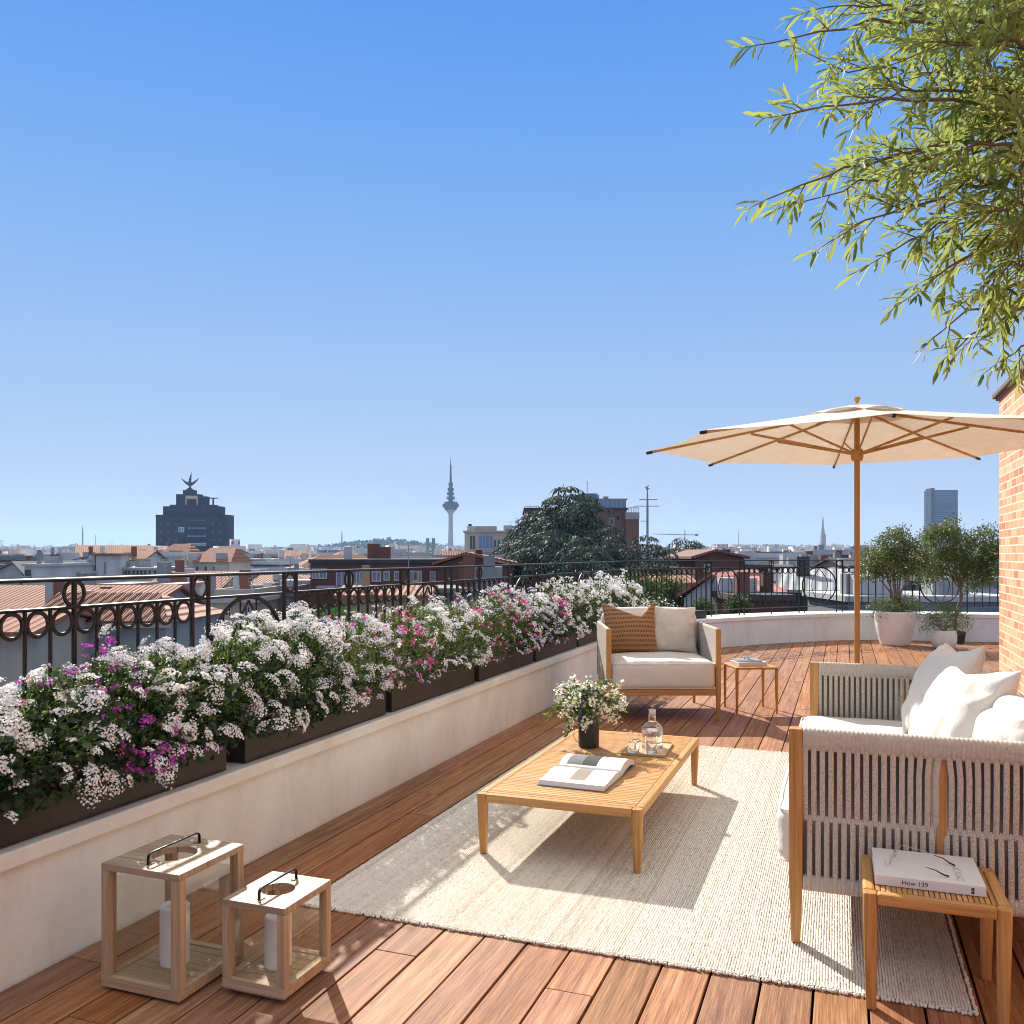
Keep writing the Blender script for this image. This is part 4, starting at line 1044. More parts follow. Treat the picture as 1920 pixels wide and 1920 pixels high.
UMB = 0
def nz3(a, b, c): return mnoise.noise(Vector((a, b, c)))
def bush(label, name, cat, y0, y1, leaf, dens, blooms, hmul=1.0, seed=0, cx=-3.03, rx=.285, cz=.70, rz=.44, group=None, frontdrop=.22, wall=True, lsz=.038, fine=.5):
    """one flowering plant filling a stretch of the planter row; blooms=[(material, part, umbels, radius, florets, fsize, weight_top, (ya, yb))]"""
    yc = (y0+y1)/2; root = thing(name, label, cat, (cx, yc, PLZ-.03), 0, group); L = y1-y0
    zoff = cz-(PLZ-.03)
    def surf(n, k0, k1, th0, th1, ya=0, yb=1):
        y = nrg.uniform(-L/2-.06, L/2+.06, n) if (ya, yb) == (0, 1) else nrg.uniform(-L/2+L*ya, -L/2+L*yb, n)
        th = nrg.uniform(th0, th1, n); k = nrg.uniform(k0, k1, n)
        lump = np.array([.5*nz3((yc+a)*2.1, t*1.1, seed)+.34*nz3((yc+a)*5.5, t*2.6, seed+9)+.16*nz3((yc+a)*12, t*5, seed+19) for a, t in zip(y, th)])
        hgt = np.array([1+.22*nz3((yc+a)*1.3, 3.3, seed) for a in y])
        endf = np.clip(1.08-np.maximum(np.abs(y)-(L/2-.02), 0)/.14*.4, .55, 1)
        kk = k*(1+.42*lump)*endf
        x = rx*np.cos(th)*kk; z = rz*np.sin(th)*kk*hgt*hmul
        z = np.where(np.sin(th) < 0, rz*np.sin(th)*kk*.55, z)
        nrm = norm(np.stack([np.cos(th)/rx, nrg.normal(0, .5, n), np.sin(th)/rz], -1))
        return np.stack([x, y, z+zoff], -1), nrm
    near = yc < 6
    n = int(dens*L)
    lf = Stamps(); P_, n_ = surf(n, .55, 1.03, -frontdrop, PI+.25)
    d = norm(n_*.5+nrg.normal(0, .6, (n, 3))+np.array([0, 0, -.15])); up = norm(n_+nrg.normal(0, .5, (n, 3))+np.array([0, 0, .8]))
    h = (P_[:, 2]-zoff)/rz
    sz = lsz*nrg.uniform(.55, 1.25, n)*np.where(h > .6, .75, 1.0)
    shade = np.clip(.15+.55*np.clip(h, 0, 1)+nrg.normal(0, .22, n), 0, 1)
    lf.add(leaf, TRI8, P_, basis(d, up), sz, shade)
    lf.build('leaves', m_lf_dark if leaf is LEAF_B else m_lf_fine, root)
    if fine:
        n = int(dens*L*fine); lf = Stamps(); P_, n_ = surf(n, .72, 1.04, .2, PI-.1)
        d = norm(n_*.9+nrg.normal(0, .4, (n, 3))+np.array([0, 0, .4])); lf.add(LEAF_N, TRI8, P_, basis(d, rand_unit(n)), lsz*nrg.uniform(.6, 1.1, n), nrg.random(n)); lf.build('shoots', m_lf_fine, root)
    # stems
    sm = MB()
    for k in range(int(26*L)):
        P_, n_ = surf(1, .75, 1.02, -.3, PI+.1); e = Vector(P_[0]); b0 = Vector((rng.uniform(-.14, .14), max(-L/2, min(L/2, e.y+rng.uniform(-.12, .12))), .0))
        sm.tube([b0, b0.lerp(e, .5)+Vector((0, 0, .05)), e], [.003, .0022, .0012], 5)
    sm.build('stems', m_stem, root)
    for (mat, part, cnt, R, nf, fs, top, ya, yb) in blooms:
        cnt = int(cnt*L*(yb-ya)); S = Stamps()
        n1 = int(cnt*top); P1, N1 = surf(n1, 1.0, 1.17, .75, PI-.5, ya, yb); P2, N2 = surf(cnt-n1, .98, 1.14, -frontdrop*.75, 1.0, ya, yb)
        P_ = np.concatenate([P1, P2]); N_ = norm(np.concatenate([N1, N2])+np.array([0.18, 0, 1.0])+nrg.normal(0, .2, (cnt, 3)))
        Rr = R*nrg.uniform(.5, 1.25, cnt)
        A = []; B = []
        for c in range(cnt):
            m_ = max(3, int(nf*(Rr[c]/R)**1.6)); kx = np.arange(m_)+.5; r_ = np.sqrt(kx/m_); an = kx*2.39996+c
            squ = nrg.uniform(.7, 1); r_ = r_*(1+.18*np.sin(an*3+c)+.12*nrg.normal(size=m_))
            loc = np.stack([r_*np.cos(an)*Rr[c], r_*np.sin(an)*Rr[c]*squ, (1-.75*r_**2)*Rr[c]*.42+nrg.normal(0, .0022, m_)], -1)
            nl = norm(np.stack([r_*np.cos(an)*.8, r_*np.sin(an)*.8, np.full(m_, .9)], -1)+nrg.normal(0, .22, (m_, 3)))
            M_ = basis(rand_unit(1), N_[c:c+1])[0]
            A.append(loc@M_.T+P_[c]); B.append(nl@M_.T)
        if not A: continue
        A = np.concatenate(A); B = np.concatenate(B); m_ = len(A)
        S.add(FV, FF, A, basis(rand_unit(m_), B), fs*nrg.uniform(.75, 1.2, m_), nrg.random(m_)); o = S.build(part, mat, root)
    return root
W = 'white_blossoms'
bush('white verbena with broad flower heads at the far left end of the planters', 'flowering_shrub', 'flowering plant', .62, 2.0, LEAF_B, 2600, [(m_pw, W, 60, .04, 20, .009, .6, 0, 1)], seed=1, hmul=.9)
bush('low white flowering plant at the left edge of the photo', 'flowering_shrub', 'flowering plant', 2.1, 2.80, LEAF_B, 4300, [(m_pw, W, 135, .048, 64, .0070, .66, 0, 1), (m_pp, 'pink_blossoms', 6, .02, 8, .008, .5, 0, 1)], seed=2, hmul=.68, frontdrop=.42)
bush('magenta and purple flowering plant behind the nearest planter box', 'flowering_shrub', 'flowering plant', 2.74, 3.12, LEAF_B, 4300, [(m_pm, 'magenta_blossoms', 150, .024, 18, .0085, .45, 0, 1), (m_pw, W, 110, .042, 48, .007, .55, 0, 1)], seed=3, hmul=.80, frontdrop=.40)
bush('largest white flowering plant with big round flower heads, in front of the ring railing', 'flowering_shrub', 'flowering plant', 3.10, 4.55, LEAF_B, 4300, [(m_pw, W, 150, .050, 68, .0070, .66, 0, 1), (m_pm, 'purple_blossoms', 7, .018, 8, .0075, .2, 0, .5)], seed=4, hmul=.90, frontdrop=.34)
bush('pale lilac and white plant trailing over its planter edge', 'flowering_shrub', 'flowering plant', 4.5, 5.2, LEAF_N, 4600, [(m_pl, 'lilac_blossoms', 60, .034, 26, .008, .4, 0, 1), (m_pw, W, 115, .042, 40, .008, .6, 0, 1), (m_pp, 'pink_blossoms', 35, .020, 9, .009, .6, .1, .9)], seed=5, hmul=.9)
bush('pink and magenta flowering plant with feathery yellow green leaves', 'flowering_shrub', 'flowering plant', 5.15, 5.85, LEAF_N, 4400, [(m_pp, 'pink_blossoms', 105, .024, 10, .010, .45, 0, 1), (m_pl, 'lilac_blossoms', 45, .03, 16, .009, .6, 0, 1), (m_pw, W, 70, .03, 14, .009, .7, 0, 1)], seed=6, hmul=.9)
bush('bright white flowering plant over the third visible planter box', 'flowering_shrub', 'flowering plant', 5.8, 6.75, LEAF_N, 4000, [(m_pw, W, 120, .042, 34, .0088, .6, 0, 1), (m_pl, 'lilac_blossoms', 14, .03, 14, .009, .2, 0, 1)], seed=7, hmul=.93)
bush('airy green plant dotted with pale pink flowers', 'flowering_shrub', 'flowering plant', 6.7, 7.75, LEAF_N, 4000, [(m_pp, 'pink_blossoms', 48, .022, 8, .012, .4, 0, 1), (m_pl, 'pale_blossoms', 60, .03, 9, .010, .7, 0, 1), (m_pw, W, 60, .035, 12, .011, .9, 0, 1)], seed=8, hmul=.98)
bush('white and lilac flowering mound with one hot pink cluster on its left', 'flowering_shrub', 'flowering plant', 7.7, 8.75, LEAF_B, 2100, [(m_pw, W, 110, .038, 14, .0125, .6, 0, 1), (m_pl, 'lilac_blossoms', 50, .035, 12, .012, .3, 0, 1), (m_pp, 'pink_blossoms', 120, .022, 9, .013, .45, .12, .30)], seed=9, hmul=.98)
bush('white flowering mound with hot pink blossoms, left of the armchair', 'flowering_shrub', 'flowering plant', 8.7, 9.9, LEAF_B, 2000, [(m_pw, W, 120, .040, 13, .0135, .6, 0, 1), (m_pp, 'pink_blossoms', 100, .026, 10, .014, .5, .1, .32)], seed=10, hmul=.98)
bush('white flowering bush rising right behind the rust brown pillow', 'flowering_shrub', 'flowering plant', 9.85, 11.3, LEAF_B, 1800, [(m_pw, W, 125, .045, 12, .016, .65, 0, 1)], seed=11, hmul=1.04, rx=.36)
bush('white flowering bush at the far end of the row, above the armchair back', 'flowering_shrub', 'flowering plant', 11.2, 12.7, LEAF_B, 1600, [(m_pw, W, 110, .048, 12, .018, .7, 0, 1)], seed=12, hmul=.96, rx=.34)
# last planter on the bend of the wall
p = Vector((-2.62, 14.30, .487)); q = math.atan2(14.98-13.75, -1.92+2.62)
r = thing('planter_box', 'long low black planter on the bend of the wall, behind the armchair', 'planter', p, q)
mb = MB(); mb.box(-.75, .75, -.12, .12, 0, .13); mb.build('trough', m_planter, r, bevel=.003)
r = thing('flowering_shrub', 'small white flowers and leaves at the tail of the planter row', 'flowering plant', p+Vector((-.15, -.2, .1)), q)
n = 700; P_ = nrg.normal(size=(n, 3))*np.array([.30, .09, .07])+np.array([-.3, 0, .10]); S = Stamps(); S.add(LEAF_B, TRI8, P_, basis(rand_unit(n), rand_unit(n)+np.array([0, 0, 1])), nrg.uniform(.03, .06, n), nrg.random(n)); S.build('leaves', m_lf_dark, r)
n = 160; P_ = nrg.normal(size=(n, 3))*np.array([.32, .09, .05])+np.array([-.3, 0, .17]); S = Stamps(); S.add(FV, FF, P_, basis(rand_unit(n), rand_unit(n)+np.array([0, 0, 1.5])), nrg.uniform(.014, .024, n), nrg.random(n)); S.build(W, m_pw, r)

# ------------------------------------------------------------------ potted plants at the far wall
m_bark = plain('bark', (.20, .145, .10), .85, 0, .35, 14, .8, 50, .01)
m_tree = leafmat('small_tree_leaf', [(0, (.045, .065, .020)), (.5, (.105, .14, .040)), (.85, (.20, .235, .075)), (1, (.38, .40, .22))], .25, .35)
m_herb = leafmat('herb_leaf', [(0, (.045, .070, .025)), (.5, (.095, .135, .045)), (1, (.20, .23, .10))], .25, .5)
LEAF_O = leafshape(.24, fold=.25, droop=.1)
def crown(S, blobs, n, size, leaf=LEAF_O, upb=.5):
    tot = sum(b[3]*b[4]*b[5] for b in blobs)
    for (x, y, z, rx, ry, rz) in blobs:
        m_ = int(n*rx*ry*rz/tot); 
        # leaf sprays: clusters around twig ends
        k = max(4, m_//14); c = rand_unit(k)*(nrg.uniform(.25, 1.05, (k, 1))**.6)*np.array([rx, ry, rz])+np.array([x, y, z])
        ctr = np.repeat(c, 14, 0); out_ = norm(ctr-np.array([x, y, z-.4*rz])); P_ = ctr+nrg.normal(0, size*1.25, (len(ctr), 3))
        d = norm(out_+nrg.normal(0, .7, P_.shape)); S.add(leaf, TRI8, P_, basis(d, rand_unit(len(P_))+np.array([0, 0, upb])), size*nrg.uniform(.6, 1.25, len(P_)), np.clip(nrg.normal(.5, .24, len(P_)), 0, 1))
def branches(mb, base, fork, tips, r0, r1, wob=.03, n=8):
    for tp in tips:
        pts = []; 
        for i in range(7):
            f = i/6; a = Vector(base).lerp(Vector(fork), f*2) if f < .5 else Vector(fork).lerp(Vector(tp), (f-.5)*2)
            pts.append(a+Vector((rng.uniform(-wob, wob), rng.uniform(-wob, wob), 0))*(1 if 0 < i < 6 else .2))
        mb.tube(pts, [r0+(r1-r0)*i/6 for i in range(7)], n)
pp = at(1678, 15.15, z=0)
pt = thing('plant_pot', 'tall ribbed white plant pot at the far wall, holding the rounder tree', 'plant pot', pp)
prof = [(0, 0), (.225, 0), (.235, .01)]
for i in range(25):
    f = i/24; prof.append((.235+.095*math.sin(f*PI*.52)+(.003 if i % 2 else 0), .01+.55*f))
prof += [(.318, .575), (.300, .572), (.295, .50), (0, .50)]
mb = MB(); mb.lathe(prof, 48); mb.build('pot', m_pot, pt, True)
mb = MB(); mb.lathe([(0, .501), (.293, .503)], 24); mb.build('soil', m_soil, pt)
tr = thing('potted_tree', 'rounder olive green tree with several stems in the tall white pot', 'tree', (pp.x, pp.y, .50), YAW)
mb = MB()
for (tx, ty_, tz, fx) in ((-.30, .05, 1.10, -.03), (-.10, -.1, 1.25, .0), (.18, .05, 1.20, .05), (.36, 0, 1.0, .09), (0, .15, 1.3, .02), (-.42, 0, .80, -.05)):
    branches(mb, (fx*1.2, 0, 0), (fx, 0, .38), [(tx, ty_, tz)], .028, .006, .02)
mb.build('trunk', m_bark, tr, True)
S = Stamps(); crown(S, [(-.02, 0, 1.22, .30, .28, .26), (-.30, 0, .98, .30, .26, .30), (.30, .05, 1.05, .34, .26, .30), (.0, -.05, .86, .36, .3, .24), (-.46, 0, .72, .17, .18, .18), (.50, 0, .74, .22, .2, .22), (.12, 0, 1.40, .13, .13, .14), (-.12, .0, 1.42, .10, .1, .10)], 11000, .040); S.build('crown', m_tree, tr)
lw = thing('potted_shrub', 'low feathery green shrub filling the rim of the tall white pot', 'shrub', (pp.x, pp.y, .50), YAW)
S = Stamps(); crown(S, [(0, -.05, .15, .34, .26, .15), (-.22, -.1, .14, .22, .16, .14), (.2, -.08, .17, .26, .2, .17), (.34, 0, .10, .14, .12, .12), (-.36, 0, .12, .12, .12, .12)], 3000, .042, LEAF_N, .9); S.build('leaves', m_herb, lw)
p2 = at(1770, 14.55, z=0)
pt = thing('plant_pot', 'small smooth white bowl pot half hidden by the sofa pillow', 'plant pot', p2)
mb = MB(); mb.lathe([(0, 0), (.13, 0), (.17, .03), (.195, .12), (.195, .24), (.185, .30), (.17, .30), (.175, .22), (0, .22)], 40); mb.build('pot', m_pot, pt, True)
sh = thing('potted_shrub', 'wispy dark green bush in the small white bowl pot', 'shrub', (p2.x, p2.y, .24), YAW)
S = Stamps(); crown(S, [(0, 0, .26, .26, .22, .22), (-.18, 0, .22, .18, .15, .16), (.22, 0, .20, .20, .15, .16), (.34, 0, .12, .14, .1, .1), (.02, 0, .44, .16, .14, .12), (-.33, 0, .08, .10, .08, .05)], 3600, .036, LEAF_N, .6); S.build('leaves', m_herb, sh)
mb = MB()
for k in range(22):
    a = rng.uniform(0, 2*PI); branches(mb, (0, 0, 0), (.06*math.cos(a), .06*math.sin(a), .12), [(.34*math.cos(a), .2*math.sin(a), rng.uniform(.12, .4))], .005, .0015, .01, 5)
mb.build('stems', m_bark, sh, True)
p3 = at(1790, 15.45, z=0)
pt = thing('plant_pot', 'dark low pot at the foot of the leaning tree by the far wall', 'plant pot', p3)
mb = MB(); mb.lathe([(0, 0), (.15, 0), (.18, .20), (.165, .20), (.16, .17), (0, .17)], 32); mb.build('pot', m_planter, pt, True)
tr = thing('potted_tree', 'taller spreading tree with one crooked trunk against the far railing', 'tree', (p3.x, p3.y, .17), YAW)
mb = MB(); 
trunk = [(0, 0, 0), (.01, 0, .25), (.06, 0, .45), (.12, .0, .62), (.10, 0, .80), (.04, 0, .95)]
mb.tube(trunk, [.034, .031, .029, .027, .025, .02], 10)
for tp in ((-.32, 0, 1.55), (-.15, .05, 1.4), (.2, 0, 1.45), (.5, 0, 1.35), (.55, 0, 1.1), (-.5, 0, 1.15), (.35, 0, .95)):
    branches(mb, (.10, 0, .78), (.05+tp[0]*.3, 0, 1.0), [tp], .018, .004, .025)
mb.build('trunk', m_bark, tr, True)
S = Stamps(); crown(S, [(-.22, 0, 1.62, .30, .28, .28), (-.08, 0, 1.86, .12, .12, .16), (-.42, 0, 1.75, .16, .15, .14), (-.12, 0, 1.22, .38, .3, .26), (.32, 0, 1.42, .34, .3, .28), (.55, 0, 1.65, .20, .2, .20), (.68, 0, 1.45, .20, .2, .22), (.62, 0, 1.12, .24, .22, .24), (.35, 0, 1.08, .28, .25, .24), (.28, 0, .82, .14, .14, .14), (-.42, 0, 1.05, .22, .2, .18), (.74, 0, 1.82, .08, .08, .12), (.15, 0, 1.62, .14, .14, .14)], 15000, .043); S.build('crown', m_tree, tr)

# ------------------------------------------------------------------ overhanging tree at the upper right
m_ol = leafmat('long_leaf', [(0, (.075, .11, .025)), (.4, (.155, .205, .045)), (.75, (.27, .315, .075)), (.93, (.42, .42, .11)), (1, (.54, .46, .15))], .45, .6, under=(.25, .29, .10))
m_twig = plain('twig_bark', (.16, .105, .065), .8, 0, .3, 20)
ot = thing('overhanging_tree', 'large tree with long narrow leaves hanging into the view from the upper right', 'tree', (1.42, 1.35, 0), 0)
off = Vector((-1.42, -1.35, 0))
LEAF_L = np.array([(0,0,0),(.25,.078,.03),(.25,-.078,.03),(.25,0,.0),(.75,.082,-.02),(.75,-.082,-.02),(.75,0,-.05),(1,0,-.12)])
LL = Stamps(); bm_ = MB(); r_ = random.Random(77)
def U(u, v, t): return at(u, t, v)+off
def twig(p0, d0, L, droop, nleaf, r0=.0022, lsize=.08):
    pts = [p0.copy()]; d = d0.normalized(); k = max(4, int(L/.03)); p = p0.copy()
    for i in range(k):
        d = (d+Vector((r_.gauss(0, .07), r_.gauss(0, .07), -droop/k+r_.gauss(0, .05)))).normalized(); p = p+d*(L/k); pts.append(p.copy())
    bm_.tube(pts, [r0*(1-.75*i/k) for i in range(k+1)], 5)
    P_ = []; D_ = []; Up = []
    ph = r_.uniform(0, 6.3)
    for i in range(nleaf):
        f = .12+.88*(i+.5)/nleaf; q = f*k; a = min(int(q), k-1); b = pts[a].lerp(pts[a+1], q-a); t = (pts[a+1]-pts[a]).normalized()
        s1 = t.orthogonal().normalized(); s2 = t.cross(s1); an = ph+i*2.4; s = s1*math.cos(an)+s2*math.sin(an)
        dd = (t*(.75+.6*f)+s*(.95-.3*f)+Vector((0, 0, -.05))).normalized(); P_.append(b); D_.append(dd); Up.append(s*.2+t*.4+Vector((r_.gauss(0, .35), r_.gauss(0, .35), .7)))
    n = nleaf; LL.add(LEAF_L, TRI8, np.array(P_), basis(np.array(D_), np.array(Up)), np.stack([lsize*nrg.uniform(.45, 1.05, n)]*3, -1), np.clip(nrg.normal(.48, .26, n), 0, 1))
    return pts
def bough(a, b, sag, r0, ntw, tl, spread=.75, tipdroop=.2, lsz=.08):
    """limb from a to b with side twigs over its outer part"""
    n = 14; pts = []
    for i in range(n+1):
        f = i/n; p = a.lerp(b, f)+Vector((0, 0, sag*4*f*(1-f)))+Vector((r_.gauss(0, .008), r_.gauss(0, .008), r_.gauss(0, .008)))*(0 if i in (0, n) else 1); pts.append(p)
    bm_.tube(pts, [r0*(1-.8*i/n) for i in range(n+1)], 6)
    for k in range(ntw):
        f = .12+.88*(k+r_.random())/ntw; q = min(f, .999)*n; i = int(q); p = pts[i].lerp(pts[i+1], q-i); t = (pts[i+1]-pts[i]).normalized()
        s = Vector((r_.gauss(0, 1), r_.gauss(0, 1), r_.gauss(-.1, 1))); s = (s-t*s.dot(t)).normalized()
        L = tl*(1.2-.6*f)*r_.uniform(.6, 1.25); twig(p, t*.85+s*spread, L, tipdroop, max(5, int(L/.0090)), lsize=lsz*.86)
    twig(pts[-1], (pts[-1]-pts[-2]), tl*.7, tipdroop*.6, int(tl*.7/.010), lsize=lsz)
fork = U(2060, 300, 2.6); fork2 = U(2060, 120, 2.7); fork3 = U(2100, 560, 2.6)
limbs = [  # start, tip(u,v,t), sag, twigs, length
 ((2050, 60, 2.7), (1450, 108, 2.45), .05, 15, .17), ((2050, 90, 2.7), (1560, 40, 2.7), .03, 22, .20), ((2050, 40, 2.9), (1640, -40, 2.8), .0, 22, .24),
 ((2050, 200, 2.6), (1500, 238, 2.35), .03, 22, .17), ((2050, 230, 2.8), (1560, 150, 2.75), .04, 26, .22), ((2060, 220, 2.5), (1640, 210, 2.5), .05, 26, .24),
 ((2050, 260, 2.6), (1455, 395, 2.4), .06, 17, .15), ((2050, 300, 2.7), (1530, 400, 2.55), .05, 22, .17), ((2060, 300, 2.8), (1620, 330, 2.75), .04, 28, .22),
 ((2060, 340, 2.6), (1590, 462, 2.4), .05, 24, .18), ((2060, 360, 2.7), (1672, 500, 2.55), .05, 22, .17), ((2070, 300, 2.45), (1730, 330, 2.35), .05, 24, .24),
 ((2070, 420, 2.6), (1725, 570, 2.45), .06, 22, .17), ((2090, 520, 2.6), (1765, 650, 2.45), .07, 17, .15), ((2090, 560, 2.7), (1805, 672, 2.6), .06, 18, .16),
 ((2080, 420, 2.8), (1760, 470, 2.8), .04, 26, .22), ((2080, 500, 2.5), (1850, 560, 2.4), .05, 22, .20), ((2100, 600, 2.7), (1885, 700, 2.7), .04, 14, .15),
 ((2050, 130, 2.5), (1740, 120, 2.4), .04, 26, .24), ((2060, 0, 2.5), (1800, -30, 2.4), .03, 22, .26), ((2060, 200, 2.9), (1800, 230, 2.95), .04, 26, .26), ((2090, 400, 2.4), (1880, 420, 2.35), .03, 22, .24),
 ((2050, 80, 3.0), (1700, 60, 3.0), .03, 26, .26), ((2060, 560, 2.9), (1900, 600, 2.9), .03, 16, .2),
]
for k in range(9):      # the dense heart of the crown
    u_ = r_.uniform(1640, 1960); v_ = r_.uniform(-60, 560)*(1 if u_ > 1760 else .72); t_ = r_.uniform(2.35, 3.1)
    if k > 2: limbs.append(((2070, v_+r_.uniform(-60, 120), t_+.05), (u_, v_, t_), .04, 20, .22))
for a, b, sg_, nt_, tl in limbs:
    bough(U(*a), U(b[0], b[1]-28, b[2]), sg_, .009, int(nt_*.72), tl)
root_top = Vector((.0, .0, 1.7))
bm2 = MB(); bm2.tube([Vector((0, 0, .45)), Vector((.02, 0, 1.0)), Vector((-.01, .03, 1.5)), root_top], [.05, .045, .042, .04], 12)
for e in (fork, fork2, fork3, U(2050, 60, 2.8), U(2070, 420, 2.7)):
    bm2.tube([root_top, root_top.lerp(e, .45)+Vector((.08, 0, .12)), e], [.034, .024, .013], 10)
bm2.build('trunk', m_bark, ot, True)
bm_.build('branches', m_twig, ot, True); LL.build('crown', m_ol, ot)
pt = thing('plant_pot', 'large clay tub of the overhanging tree, outside the right edge', 'plant pot', (1.42, 1.35, 0))
mb = MB(); mb.lathe([(0, 0), (.12, 0), (.135, .47), (.122, .47), (.12, .43), (0, .43)], 32); mb.build('pot', m_pot, pt, True)
# ================================================================== the city
GZ = -24.0
def gz(t): return GZ+max(0, t-450)*.0095
m_ground, nt, b, o = newmat('city_ground'); v = coords(nt); n1 = noisetex(nt, v, .02, 6, .7); n2 = noisetex(nt, v, .4, 4)
nt.links.new(ramp(nt, mathn(nt, 'ADD', mathn(nt, 'MULTIPLY', n1, .7), mathn(nt, 'MULTIPLY', n2, .3)), [(.35, (.05, .05, .052)), (.55, (.12, .115, .11)), (.7, (.16, .14, .11))]), b.inputs['Base Color']); b.inputs['Roughness'].default_value = .9
mb = MB(); rs = [0, 60, 200, 450, 800, 1300, 2000, 3000, 4500, 7000]; na = 72; vs = [(0, 0, GZ)]
for r in rs[1:]:
    for k in range(na): vs.append((r*math.cos(2*PI*k/na), r*math.sin(2*PI*k/na), min(gz(r), 14)))
fs = [(0, 1+k, 1+(k+1) % na) for k in range(na)]
for i in range(len(rs)-2):
    for k in range(na): fs.append((1+i*na+k, 1+(i+1)*na+k, 1+(i+1)*na+(k+1) % na, 1+i*na+(k+1) % na))
mb.add(vs, fs); gr = mb.build('ground', m_ground); tag(gr, kind='structure')

def wallmat(name, c, dirt=.25):
    m, nt, b, o = newmat(name); v = coords(nt); n = noisetex(nt, v, .35, 6, .65); vs = coords(nt, (1.2, 1.2, .12)); s = noisetex(nt, vs, 1.3, 5, .6)
    col = ramp(nt, n, [(.3, tuple(x*(1-dirt) for x in c)), (.62, c)])
    col = mixc(nt, mathn(nt, 'MULTIPLY', ramp(nt, s, [(.5, (0, 0, 0)), (.75, (1, 1, 1))]), .4), col, tuple(x*.6 for x in c))
    nt.links.new(col, b.inputs['Base Color']); b.inputs['Roughness'].default_value = .85; b.inputs['Specular IOR Level'].default_value = .25; return m
def tilemat(name, c, pitch, axis=0, bands=True):
    m, nt, b, o = newmat(name); v = coords(nt); w_ = N(nt, 'TexWave'); w_.bands_direction = 'XYZ'[axis]; w_.inputs['Scale'].default_value = 1/pitch/3.18; nt.links.new(v, w_.inputs[0])
    w2 = N(nt, 'TexWave'); w2.bands_direction = 'YXZ'[axis]; w2.wave_profile = 'SAW'; w2.inputs['Scale'].default_value = 1/(pitch*1.6)/3.18; nt.links.new(v, w2.inputs[0])
    n = noisetex(nt, v, .8, 6, .7); n4 = noisetex(nt, v, 6, 3)
    col = ramp(nt, n, [(.3, tuple(x*.7 for x in c)), (.7, tuple(min(1, x*1.2) for x in c))]); col = mixc(nt, mathn(nt, 'MULTIPLY', n4, .3), col, (c[0]*.6, c[1]*.7, c[2]*.8))
    col = mixc(nt, mathn(nt, 'MULTIPLY', ramp(nt, w_.outputs['Fac'], [(.05, (1, 1, 1)), (.5, (0, 0, 0))]), .45), col, tuple(x*.45 for x in c))
    nt.links.new(col, b.inputs['Base Color']); b.inputs['Roughness'].default_value = .85
    bump(nt, mathn(nt, 'ADD', w_.outputs['Fac'], mathn(nt, 'MULTIPLY', w2.outputs['Fac'], .25)), 1.0, .09, b); return m
WM = {k: wallmat('wall_'+k, c) for k, c in dict(white=(.56, .56, .56), cream=(.48, .43, .36), grey=(.24, .25, .27), dark=(.08, .085, .10), pale=(.38, .385, .39), pinkish=(.40, .29, .245), ochre=(.40, .29, .18)).items()}
m_bb = wallmat('wall_brickred', (.21, .092, .066), .15); m_bd = wallmat('wall_brickdark', (.125, .062, .052), .15)
m_bg = wallmat('wall_brick_faded', (.20, .115, .095), .15)
m_navy = wallmat('wall_slate', (.014, .024, .052), .2)
m_t1 = tilemat('roof_terracotta', (.32, .125, .065), .30); m_t2 = tilemat('roof_tiles_large', (.30, .125, .08), .34)
m_tr = tilemat('roof_red_stripes', (.42, .14, .11), .8); m_tg = tilemat('roof_seam_metal', (.34, .35, .36), .55)
m_flat = wallmat('roof_gravel', (.20, .20, .205)); m_flatw = wallmat('roof_white', (.46, .47, .48)); m_flatd = wallmat('roof_dark', (.06, .062, .07))
m_win, nt, b, o = newmat('window_glass'); b.inputs['Base Color'].default_value = (.035, .045, .06, 1); b.inputs['Roughness'].default_value = .12; b.inputs['Specular IOR Level'].default_value = .8
m_winb, nt, b, o = newmat('sky_window_glass'); b.inputs['Base Color'].default_value = (.16, .22, .32, 1); b.inputs['Roughness'].default_value = .10; b.inputs['Metallic'].default_value = .55
m_frame = plain('window_frame', (.45, .45, .44), .6); m_metal = plain('roof_metal', (.33, .34, .35), .5, .3)

